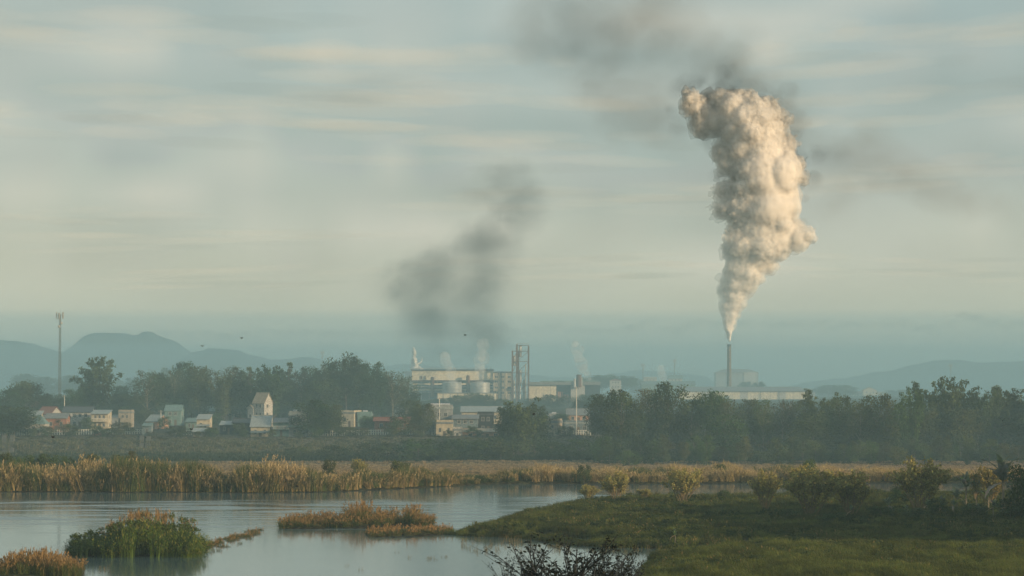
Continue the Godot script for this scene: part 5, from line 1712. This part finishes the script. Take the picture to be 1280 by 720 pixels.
	for r in bs:
		var d := d_water(r[2])
		var p := ground_px(r[0], d)
		var h := at(r[0], r[1], d).y - p.y
		var o := thing("banana_plant", r[3], "banana plant", p, rnd(0, TAU), "banana plants on the near bank")
		var stem := MB.new()
		var sh := h * 0.56
		limb(stem, Vector3(0, -0.3, 0), Vector3(rnd(-0.12, 0.12), sh, rnd(-0.12, 0.12)), 0.032 * h, 0.02 * h, 0.03, 4, 8)
		part("stem", stem.done(), M.pale_bark, o)
		var n := 10 if h > 3.0 else 7
		for i in n:
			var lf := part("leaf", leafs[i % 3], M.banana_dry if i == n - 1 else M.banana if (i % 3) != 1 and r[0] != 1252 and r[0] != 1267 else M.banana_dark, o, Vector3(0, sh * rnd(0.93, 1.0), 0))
			var up := lerpf(1.35, 0.25, float(i) / n) if i < n - 1 else -0.6
			lf.rotation = Vector3(0, i * 2.4 + rnd(-0.3, 0.3), 0)
			lf.rotate_object_local(Vector3(1, 0, 0), up)
			lf.scale = Vector3.ONE * h * rnd(0.36, 0.5)
	# a log and stones on the mud
	var lg := thing("driftwood", "orange-lit piece of driftwood on the mud by the cove", "driftwood", ground_px(793, d_water(676)))
	var mb := MB.new()
	limb(mb, Vector3(-1.0, 0.2, 0), Vector3(1.0, 0.35, 0.2), 0.28, 0.16, 0.1, 5, 7)
	part("trunk", mb.done(), mat(lin(0.5, 0.28, 0.13), 0.9), lg)
	mb = MB.new()
	limb(mb, Vector3(0.2, 0.3, 0), Vector3(0.9, 0.8, 0.3), 0.1, 0.04, 0.1, 3, 5)
	part("branch", mb.done(), mat(lin(0.5, 0.28, 0.13), 0.9), lg)
	# leafless twiggy bush right in front, on the slope below the lens
	for r in [[716, 120.0, 668, 175, "dark twiggy bush rising in front of the water at the bottom edge"], [655, 124.0, 690, 70, "thin left outer sprigs of the dark twiggy bush"], [775, 126.0, 678, 70, "thin right outer sprigs of the dark twiggy bush"]]:
		var d: float = r[1]
		var p := ground_px(r[0], d)
		var h := at(r[0], r[2], d).y - p.y
		var o := plant("twig_bush", "twiggy", r[4], "bush", "twigs at the bottom edge", p, h, r[3] * d / F * 1.2, 3)
		o.rotation.y = 0.7
	# the grove beside the view whose shade lies over the bank
	for r in [[92, 368, 20, 15], [94, 388, 21, 15], [93, 408, 22, 15], [96, 428, 22, 15], [94, 448, 20, 15], [97, 468, 17, 15], [106, 362, 23, 17], [108, 382, 24, 17], [109, 402, 25, 17], [108, 422, 25, 17], [110, 444, 24, 17], [122, 358, 26, 18], [124, 380, 27, 18], [124, 402, 27, 18], [122, 424, 26, 18]]:
		plant("grove_tree", "dense", ordinal(taken.get("grove_tree", -1) + 2) + " tall dense tree of the grove that shades the near bank", "tree", "grove beside the view", Vector3(r[0], 0.6, -r[1]), r[2], r[3], 0)

func banana_leaf(tear: float) -> ArrayMesh:
	# one unit long, arching along -z, split into ragged strips on both sides of the rib
	var mb := MB.new()
	var n := 11
	var rib := func(t: float) -> Vector3: return Vector3(0, 0.30 * sin(t * 2.0) - 0.34 * t * t, -t)
	for i in n:
		var t0 := float(i) / n
		var t1 := float(i + 1) / n - 0.012 * tear
		if i == 0: continue
		for s in [-1.0, 1.0]:
			var w0 := 0.15 * sin(PI * pow(t0, 0.75)) + 0.01
			var w1 := 0.15 * sin(PI * minf(1.0, pow(t1, 0.75))) + 0.005
			var dr := rnd(0.1, 0.75) * tear
			var a: Vector3 = rib.call(t0)
			var b: Vector3 = rib.call(t1)
			var c := b + Vector3(s * w1 * cos(dr), -w1 * sin(dr), -0.05)
			var d := a + Vector3(s * w0 * cos(dr), -w0 * sin(dr), -0.05)
			mb.quad(a, b, c, d, Vector3(0, 1, 0))
	for i in 8: mb.tube(rib.call(i / 8.0), rib.call((i + 1) / 8.0), 0.018 * (1.0 - i / 9.0), 0.018 * (1.0 - (i + 1) / 9.0), 5, false)
	return mb.done()

# ------------------------------------------------------------------ smoke and steam
func billow(puffs: Array, cell: float, rough: float, swell := 0.0, sd := 4) -> ArrayMesh:
	# puffs are [centre, radius]; their union, its skin broken up by three sizes of noise
	var lo := Vector3.ONE * 1e9
	var hi := -lo
	for p in puffs:
		lo = lo.min(p[0] - Vector3.ONE * (p[1] * 1.0 + 8.0))
		hi = hi.max(p[0] + Vector3.ONE * (p[1] * 1.0 + 8.0))
	var nx := int((hi.x - lo.x) / cell) + 2
	var ny := int((hi.y - lo.y) / cell) + 2
	var nz := int((hi.z - lo.z) / cell) + 2
	var f := PackedFloat32Array()
	f.resize(nx * ny * nz)
	f.fill(-9.0)
	var scale := PackedFloat32Array()
	scale.resize(ny)
	for p in puffs:
		var c: Vector3 = p[0]
		var r: float = p[1]
		var m := r + 8.0
		var a0 := ((c - Vector3.ONE * m - lo) / cell).floor()
		var a1 := ((c + Vector3.ONE * m - lo) / cell).ceil()
		for z in range(maxi(0, int(a0.z)), mini(nz, int(a1.z))):
			for y in range(maxi(0, int(a0.y)), mini(ny, int(a1.y))):
				var i0 := z * nx * ny + y * nx
				for x in range(maxi(0, int(a0.x)), mini(nx, int(a1.x))):
					var e := r - (lo + Vector3(x, y, z) * cell).distance_to(c)
					var g := f[i0 + x]
					if e > g + 2.0: f[i0 + x] = e
					elif e > g - 2.0:
						var t := 0.5 + 0.25 * (e - g)
						f[i0 + x] = lerpf(g, e, t) + 1.0 * t * (1.0 - t)
				if absf(lo.y + y * cell - c.y) < r: scale[y] = maxf(scale[y], r)
	var even := PackedFloat32Array()
	even.resize(ny)
	for y in ny:
		var sum := 0.0
		for q in range(-9, 10): sum += scale[clampi(y + q, 0, ny - 1)]
		even[y] = sum / 19.0
	var na := FastNoiseLite.new()
	na.seed = sd; na.frequency = 0.085; na.fractal_octaves = 5; na.fractal_gain = 0.48
	for z in nz:
		for y in ny:
			var amp := minf(4.4, 0.35 + even[y] * 0.42) * rough * lerpf(0.75, 1.6, clampf(float(y) / ny, 0.0, 1.0))
			for x in nx:
				var i := z * nx * ny + y * nx + x
				var e := f[i]
				if e < -8.0 or e > 7.0: continue
				var q := lo + Vector3(x, y, z) * cell
				var calm := 0.35 + 1.1 * clampf(noise.get_noise_3d(q.x * 1.1, q.y * 0.8, q.z * 1.1) + 0.45, 0.0, 1.0)
				f[i] = e + swell * minf(1.0, amp * amp / 7.0) + (absf(na.get_noise_3d(q.x, q.y * 0.9, q.z)) * 1.6 - 0.45) * amp * calm
	return nets(f, nx, ny, nz, lo, cell)

func veil(o: Node3D, p: Vector3, size: Vector3, m: FogMaterial) -> void:
	var v := FogVolume.new()
	var k := 0
	var nm := "wisp"
	while o.has_node(nm):
		k += 1
		nm = "wisp_%03d" % k
	v.name = nm
	v.shape = RenderingServer.FOG_VOLUME_SHAPE_ELLIPSOID
	v.size = size
	v.material = m
	v.position = p - o.position
	v.rotation = Vector3(rnd(-0.5, 0.5), rnd(0, TAU), rnd(-0.5, 0.5))
	o.add_child(v)

func fog(c: Color, density: float) -> FogMaterial:
	var m := FogMaterial.new()
	m.albedo = c
	m.density = density
	return m

func smear(o: Node3D, rows: Array, d: float, m: FogMaterial, pieces: int, flat := 0.8, haze: FogMaterial = null) -> void:
	# tufts of smoke, gathered where a turbulence field is high so that the mass reads as billows and gaps
	var k := d / F
	for r in rows:
		var made := 0
		if haze:
			for i in 3:
				var q: Vector3 = at(r[0], r[1], d) + rdir() * r[2] * k * 0.5
				veil(o, q, Vector3(2.0, rnd(1.2, 1.8), 2.0) * r[2] * k * rnd(0.7, 1.15), haze)
		var want := int(ceil(pieces * pow(clampf(r[2] / 36.0, 0.12, 1.4), 1.6)))
		if r[2] < 12.0: want = maxi(want, 2)
		for tries in pieces * 7:
			if made >= want: break
			var p: Vector3 = at(r[0], r[1], d) + rdir() * pow(rng.randf(), 0.4) * r[2] * k * 0.95 * Vector3(1, flat, 1)
			var n := fine.get_noise_3d(p.x * 0.55, p.y * 0.55, p.z * 0.55)
			if n < rnd(-0.4, 0.2): continue
			made += 1
			var s: float = r[2] * k * rnd(0.18, 0.62)
			veil(o, p, Vector3(s * 2.0, s * rnd(1.0, 1.7), s * 2.0), m)

func make_smoke() -> void:
	M.smoke = mat(lin(0.96, 0.90, 0.84), 1.0, {"spec": 0.0, "leaf": 0.2})
	M.smoke_skin = M.smoke.duplicate()
	M.smoke_skin.transparency = BaseMaterial3D.TRANSPARENCY_ALPHA
	M.smoke_skin.albedo_color.a = 0.16
	M.steam = mat(lin(0.86, 0.85, 0.84), 1.0, {"spec": 0.0, "leaf": 0.8})
	M.steam.transparency = BaseMaterial3D.TRANSPARENCY_ALPHA
	M.steam.albedo_color.a = 0.085
	var d := 1715.0
	var k := d / F
	# the main plume: puffs strung along its middle line [px, row, half-width px]
	var line := [[911.8, 429, 2.2], [911.5, 423, 3.2], [911.5, 414, 5.5], [912, 403, 8.5], [914, 390, 12], [917, 376, 16], [920, 362, 20], [925, 348, 24], [931, 334, 29], [938, 318, 36], [946, 302, 42], [952, 290, 46], [952, 275, 46], [953, 260, 46], [953, 245, 45], [955, 230, 45], [957, 215, 45], [953, 200, 43], [949, 184, 42], [943, 168, 42], [934, 153, 40], [924, 140, 36], [908, 134, 26]]
	var puffs := []
	var base := at(911.6, 430, d)
	for i in line.size() - 1:
		for j in 3:
			var t := j / 3.0
			var c := at(lerpf(line[i][0], line[i + 1][0], t), lerpf(line[i][1], line[i + 1][1], t), d)
			var r := lerpf(line[i][2], line[i + 1][2], t) * k
			puffs.append([c - base, r * 0.72])
			for n in 4:
				var dv := rdir()
				var rr := r * rnd(0.2, 0.55)
				puffs.append([c - base + dv * Vector3(1, 0.8, 1) * (r - rr), rr])
	for e in [[1006, 296, 9], [996, 300, 12], [990, 288, 14], [868, 132, 13], [882, 140, 16], [862, 122, 9], [895, 152, 16], [878, 158, 13], [905, 190, 13], [912, 205, 14], [914, 172, 14], [926, 126, 12], [900, 124, 10], [886, 122, 9], [960, 140, 11], [974, 152, 10], [906, 238, 10], [903, 262, 9], [984, 180, 10], [996, 205, 9], [1002, 222, 7]]:
		puffs.append([at(e[0], e[1], d) - base + Vector3(0, 0, rnd(-5, 5)), e[2] * k])
	var o := thing("smoke_cloud", "thick warm-white smoke plume rising from the tall chimney", "smoke", base)
	part("plume", billow(puffs, 0.95, 0.55, -2.0), M.smoke, o)
	for q in 9: part("skin", billow(puffs, 1.1, 1.0, -1.5 + q * 0.5, 11 + q), M.smoke_skin, o)
	var edge := fog(Color(0.86, 0.82, 0.78), 0.030)
	var rim := []
	for q in range(6, line.size()):
		for n in 5:
			var a := rnd(0, TAU)
			rim.append([line[q][0] + cos(a) * line[q][2] * 0.98, line[q][1] + sin(a) * line[q][2] * 0.5, line[q][2] * rnd(0.18, 0.36)])
	smear(o, rim, d, edge, 2)
	smear(o, [[866, 125, 16], [880, 150, 24], [895, 175, 22], [852, 160, 14], [1008, 225, 18], [998, 200, 18], [1014, 296, 9], [985, 165, 20], [905, 215, 16], [940, 112, 24], [968, 135, 22], [905, 108, 20], [875, 105, 16], [985, 120, 18], [858, 108, 18], [840, 140, 14], [920, 95, 22], [1020, 190, 14], [1000, 150, 16]], d, fog(Color(0.66, 0.66, 0.66), 0.010), 18, 0.8, fog(Color(0.6, 0.6, 0.6), 0.006))
	# brown drift of older smoke, above and to the right
	o = thing("smoke_cloud", "thin brownish smoke drifting away over the top of the plume", "smoke", at(800, 60, d))
	smear(o, [[690, 10, 50], [740, 15, 56], [790, 30, 54], [835, 25, 50], [745, 65, 46], [800, 75, 50], [860, 70, 46], [880, 95, 40], [915, 90, 44], [770, 120, 46], [820, 130, 44], [780, 160, 40], [730, 105, 34], [960, 120, 40], [990, 140, 34], [660, 40, 44], [700, 70, 44], [830, 165, 36], [905, 60, 40]], d, fog(Color(0.60, 0.53, 0.43), 0.0008), 22, 0.8, fog(Color(0.58, 0.52, 0.43), 0.0011))
	o = thing("smoke_cloud", "thin brown smoke smear to the right of the plume", "smoke", at(1100, 215, d))
	smear(o, [[1035, 190, 36], [1070, 205, 40], [1110, 215, 42], [1150, 220, 38], [1180, 240, 36], [1215, 252, 30], [1250, 262, 24], [1050, 250, 34], [1090, 180, 30], [1010, 170, 30]], d, fog(Color(0.60, 0.51, 0.39), 0.0009), 20, 0.8, fog(Color(0.60, 0.51, 0.39), 0.0012))
	# the grey smoke over the mill
	d = 1560.0
	o = thing("smoke_cloud", "grey smoke drifting up from behind the cream mill hall", "smoke", at(580, 330, d))
	smear(o, [[490, 352, 30], [520, 378, 36], [530, 412, 38], [622, 350, 30], [512, 345, 34], [545, 328, 36], [600, 330, 36], [560, 362, 42], [500, 365, 22], [590, 300, 34], [620, 310, 34], [600, 365, 40], [545, 392, 40], [595, 400, 44], [630, 285, 34], [655, 270, 30], [652, 245, 28], [640, 225, 28], [618, 222, 26], [655, 212, 16], [602, 245, 22], [625, 255, 26], [540, 432, 30], [595, 435, 36], [560, 455, 30]], d, fog(Color(0.43, 0.52, 0.58), 0.0027), 26, 0.95, fog(Color(0.40, 0.47, 0.52), 0.0020))
	# steam
	var st := [
		["white steam puff rising behind the loading hall", 1500.0, [[737, 474, 3], [733, 468, 6], [728, 460, 9], [724, 450, 10], [722, 440, 9], [720, 431, 7]]],
		["white steam puff above the grey-green shed", 1700.0, [[831, 479, 5], [829, 473, 7], [827, 466, 7], [825, 460, 5]]],
		["pale steam over the left round tank", 1432.0, [[566, 478, 7], [564, 470, 8], [562, 461, 9], [558, 452, 9], [556, 444, 8]]],
		["pale steam over the right round tank", 1432.0, [[600, 479, 7], [600, 470, 8], [601, 461, 10], [602, 450, 11], [603, 440, 10], [602, 430, 9]]],
	]
	for s in st:
		var c0 := at(s[2][0][0], s[2][0][1], s[1])
		o = thing("smoke_cloud", s[0], "steam", c0)
		var kk: float = s[1] / F
		for ring in [1.0, 0.72, 0.45]:
			var ps := []
			for r in s[2]:
				for n in 5:
					ps.append([at(r[0], r[1], s[1]) - c0 + rdir() * r[2] * kk * 0.5 * ring, r[2] * kk * rnd(0.4, 0.7) * ring])
			part("steam", billow(ps, 0.5, 0.5), M.steam, o)

# ------------------------------------------------------------------ birds over the water
func make_birds() -> void:
	M.bird = mat(lin(0.02, 0.02, 0.02), 0.8)
	var rows := [[66, 547, 300, 0.5, "dark bird with open wings over the left reed belt"], [239, 537, 330, -0.3, "dark bird before the pale lean-to by the railing"], [667, 518, 310, 0.2, "dark bird in front of the big bamboo below the mill"], [302, 423, 420, 0.6, "tiny bird high over the low rounded hill"], [253, 433, 460, -0.6, "tiny bird over the flat-topped mountain's right flank"], [581, 419, 400, 0.1, "tiny bird in the grey smoke over the mill"], [1253, 526, 320, 1.0, "diving dark bird before the right-hand bamboo"], [371, 608, 330, 0.1, "dark bird skimming the water before the far reeds"]]
	for r in rows:
		var o := thing("bird", r[4], "bird", at(r[0], r[1], r[2]), r[3] * 1.4)
		var mb := MB.new()
		mb.blob(Vector3.ZERO, Vector3(0.16, 0.055, 0.05), 8)
		mb.blob(Vector3(0.17, 0.03, 0), Vector3(0.05, 0.04, 0.04), 6)
		mb.flat(Vector3(0.21, 0.04, 0.015), Vector3(0.21, 0.04, -0.015), Vector3(0.27, 0.025, 0), Vector3(0, 1, 0))
		mb.quad(Vector3(-0.12, 0, 0.02), Vector3(-0.12, 0, -0.02), Vector3(-0.28, 0.01, -0.06), Vector3(-0.28, 0.01, 0.06), Vector3(0, 1, 0))
		part("body", mb.done(), M.bird, o)
		for s in [-1.0, 1.0]:
			mb = MB.new()
			var lift := 0.12 + 0.25 * absf(r[3])
			for t in [0.0, -0.012]:
				mb.quad(Vector3(0.09, 0.03 + t, s * 0.03), Vector3(-0.08, 0.02 + t, s * 0.03), Vector3(-0.06, lift * 0.7 + t, s * 0.22), Vector3(0.10, lift * 0.75 + t, s * 0.22), Vector3(0, 1 if t == 0.0 else -1, 0))
				mb.flat(Vector3(0.10, lift * 0.75 + t, s * 0.22), Vector3(-0.06, lift * 0.7 + t, s * 0.22), Vector3(-0.05, lift * 0.9 + t, s * 0.46), Vector3(0, 1 if t == 0.0 else -1, 0))
			part("wing", mb.done(), M.bird, o)

# ------------------------------------------------------------------ mist that lies in the valley beyond the river
func make_mist() -> void:
	for r in [[640.0, 3700.0, 66.0, 1.0 / 3500.0, "thin blue haze filling the valley beyond the river"], [668.0, 2600.0, 46.0, 1.0 / 6000.0, "haze lying over the village and mill"], [672.0, 2500.0, 10.0, 1.0 / 6000.0, "low mist over the far bank"], [680.0, 2500.0, 17.0, 1.0 / 6500.0, "mist up to roof height over the far bank"], [690.0, 2550.0, 28.0, 1.0 / 8000.0, "mist up to tree height over the far bank"], [2420.0, 2800.0, 60.0, 1.0 / 700.0, "bank of haze before the far hills"], [2420.0, 2800.0, 88.0, 1.0 / 900.0, "thinner upper haze before the far hills"]]:
		var v := FogVolume.new()
		v.name = numbered("mist")
		v.shape = RenderingServer.FOG_VOLUME_SHAPE_BOX
		v.size = Vector3(2600, r[2] + 2.0, r[1] - r[0])
		v.position = Vector3(0, r[2] / 2 - 1.0, -(r[0] + r[1]) / 2)
		v.material = fog(lin(0.42, 0.74, 0.92), r[3])
		add_child(v)
		tag(v, r[4], "mist", "", "stuff")

# ------------------------------------------------------------------ high streaks and the low bank of cloud behind the hills
func puff(o: Node3D, p: Vector3, size: Vector3, tilt: float, m: FogMaterial) -> void:
	veil(o, p, size, m)
	(o.get_child(o.get_child_count() - 1) as FogVolume).rotation = Vector3(0, atan2(-p.x, -p.z), tilt)

func make_clouds() -> void:
	var cream := fog(Color(0.99, 0.96, 0.93), 0.00021)
	var grey := fog(Color(0.62, 0.66, 0.67), 0.00019)
	var rows := [[180, 40, 300, 26, -0.03], [520, 95, 330, 30, -0.04], [330, 130, 300, 26, -0.02], [90, 270, 170, 10, 0.01], [260, 300, 240, 10, 0.015], [330, 345, 220, 14, 0.03], [640, 185, 260, 26, -0.02], [1130, 60, 240, 24, 0.07], [1130, 130, 260, 22, 0.05], [1010, 45, 120, 12, 0.1], [760, 250, 260, 18, 0.0], [1180, 215, 220, 18, 0.04], [1080, 335, 220, 14, -0.02], [620, 70, 120, 10, -0.05], [90, 150, 220, 22, -0.04], [700, 335, 220, 14, 0.02]]
	rows.sort_custom(func(a, b): return a[0] < b[0])
	var k := 0
	for r in rows:
		k += 1
		var d := rnd(21000, 26000)
		var q := d / F
		var o := thing("cirrus_cloud", "thin cream streak of high cloud, " + ordinal(k) + " of the streaks from the left", "cloud", at(r[0], r[1], d), 0.0, "thin streaks of high cloud")
		for i in 20:
			var a := rnd(-1, 1)
			var p := at(r[0] + a * r[2] * 0.8, r[1] + rnd(-1, 1) * r[3] - a * r[2] * r[4], d)
			puff(o, p, Vector3(r[2] * rnd(0.25, 0.9), r[3] * rnd(0.12, 0.5), 150.0) * q, r[4] + rnd(-0.03, 0.03), grey if i % 5 == 4 else cream)
	# the low bank: many small heads over a long base
	var body := fog(Color(0.50, 0.55, 0.58), 0.0011)
	var lit := fog(Color(0.96, 0.92, 0.88), 0.0013)
	var wide := fog(Color(0.55, 0.59, 0.61), 0.00035)
	for part_of in [[100, 330, 413, "low grey cloud cap on the flat-topped mountain"], [330, 560, 412, "low cloud bank with small lit heads left of the mill smoke"], [560, 800, 409, "low cloud bank between mill smoke and chimney plume"], [800, 1060, 403, "low cloud bank behind the chimney plume"], [1060, 1340, 402, "low cloud bank with a dark tuft on the far right"]]:
		var d := rnd(13500, 15000)
		var q := d / F
		var x0: float = part_of[0]
		var x1: float = part_of[1]
		var o := thing("cloud_bank", part_of[3], "cloud", at((x0 + x1) / 2, part_of[2], d), 0.0, "low cloud bank along the horizon")
		for i in 5:
			puff(o, at(lerpf(x0, x1, (i + 0.5) / 5.0), part_of[2] + 22.0 + rnd(-3, 3), d), Vector3((x1 - x0) * 0.42, 34.0, 60.0) * q, rnd(-0.01, 0.01), wide)
		var x := x0
		while x < x1:
			var y: float = part_of[2] + 7.0 * noise.get_noise_1d(x * 1.1) + rnd(-1.5, 1.5)
			if x > 1180 and x < 1230: y -= 14.0 * (1.0 - absf(x - 1205.0) / 25.0)
			for i in 2: puff(o, at(x + rnd(-5, 5), y + rnd(0, 7), d), Vector3(rnd(10, 26), rnd(5, 12), 24.0) * q, rnd(-0.3, 0.3), body)
			if fine.get_noise_1d(x * 0.9) > 0.08: puff(o, at(x, y + rnd(2, 6), d - 60.0), Vector3(rnd(8, 18), rnd(5, 9), 16.0) * q, rnd(-0.3, 0.3), lit)
			x += rnd(7, 12)
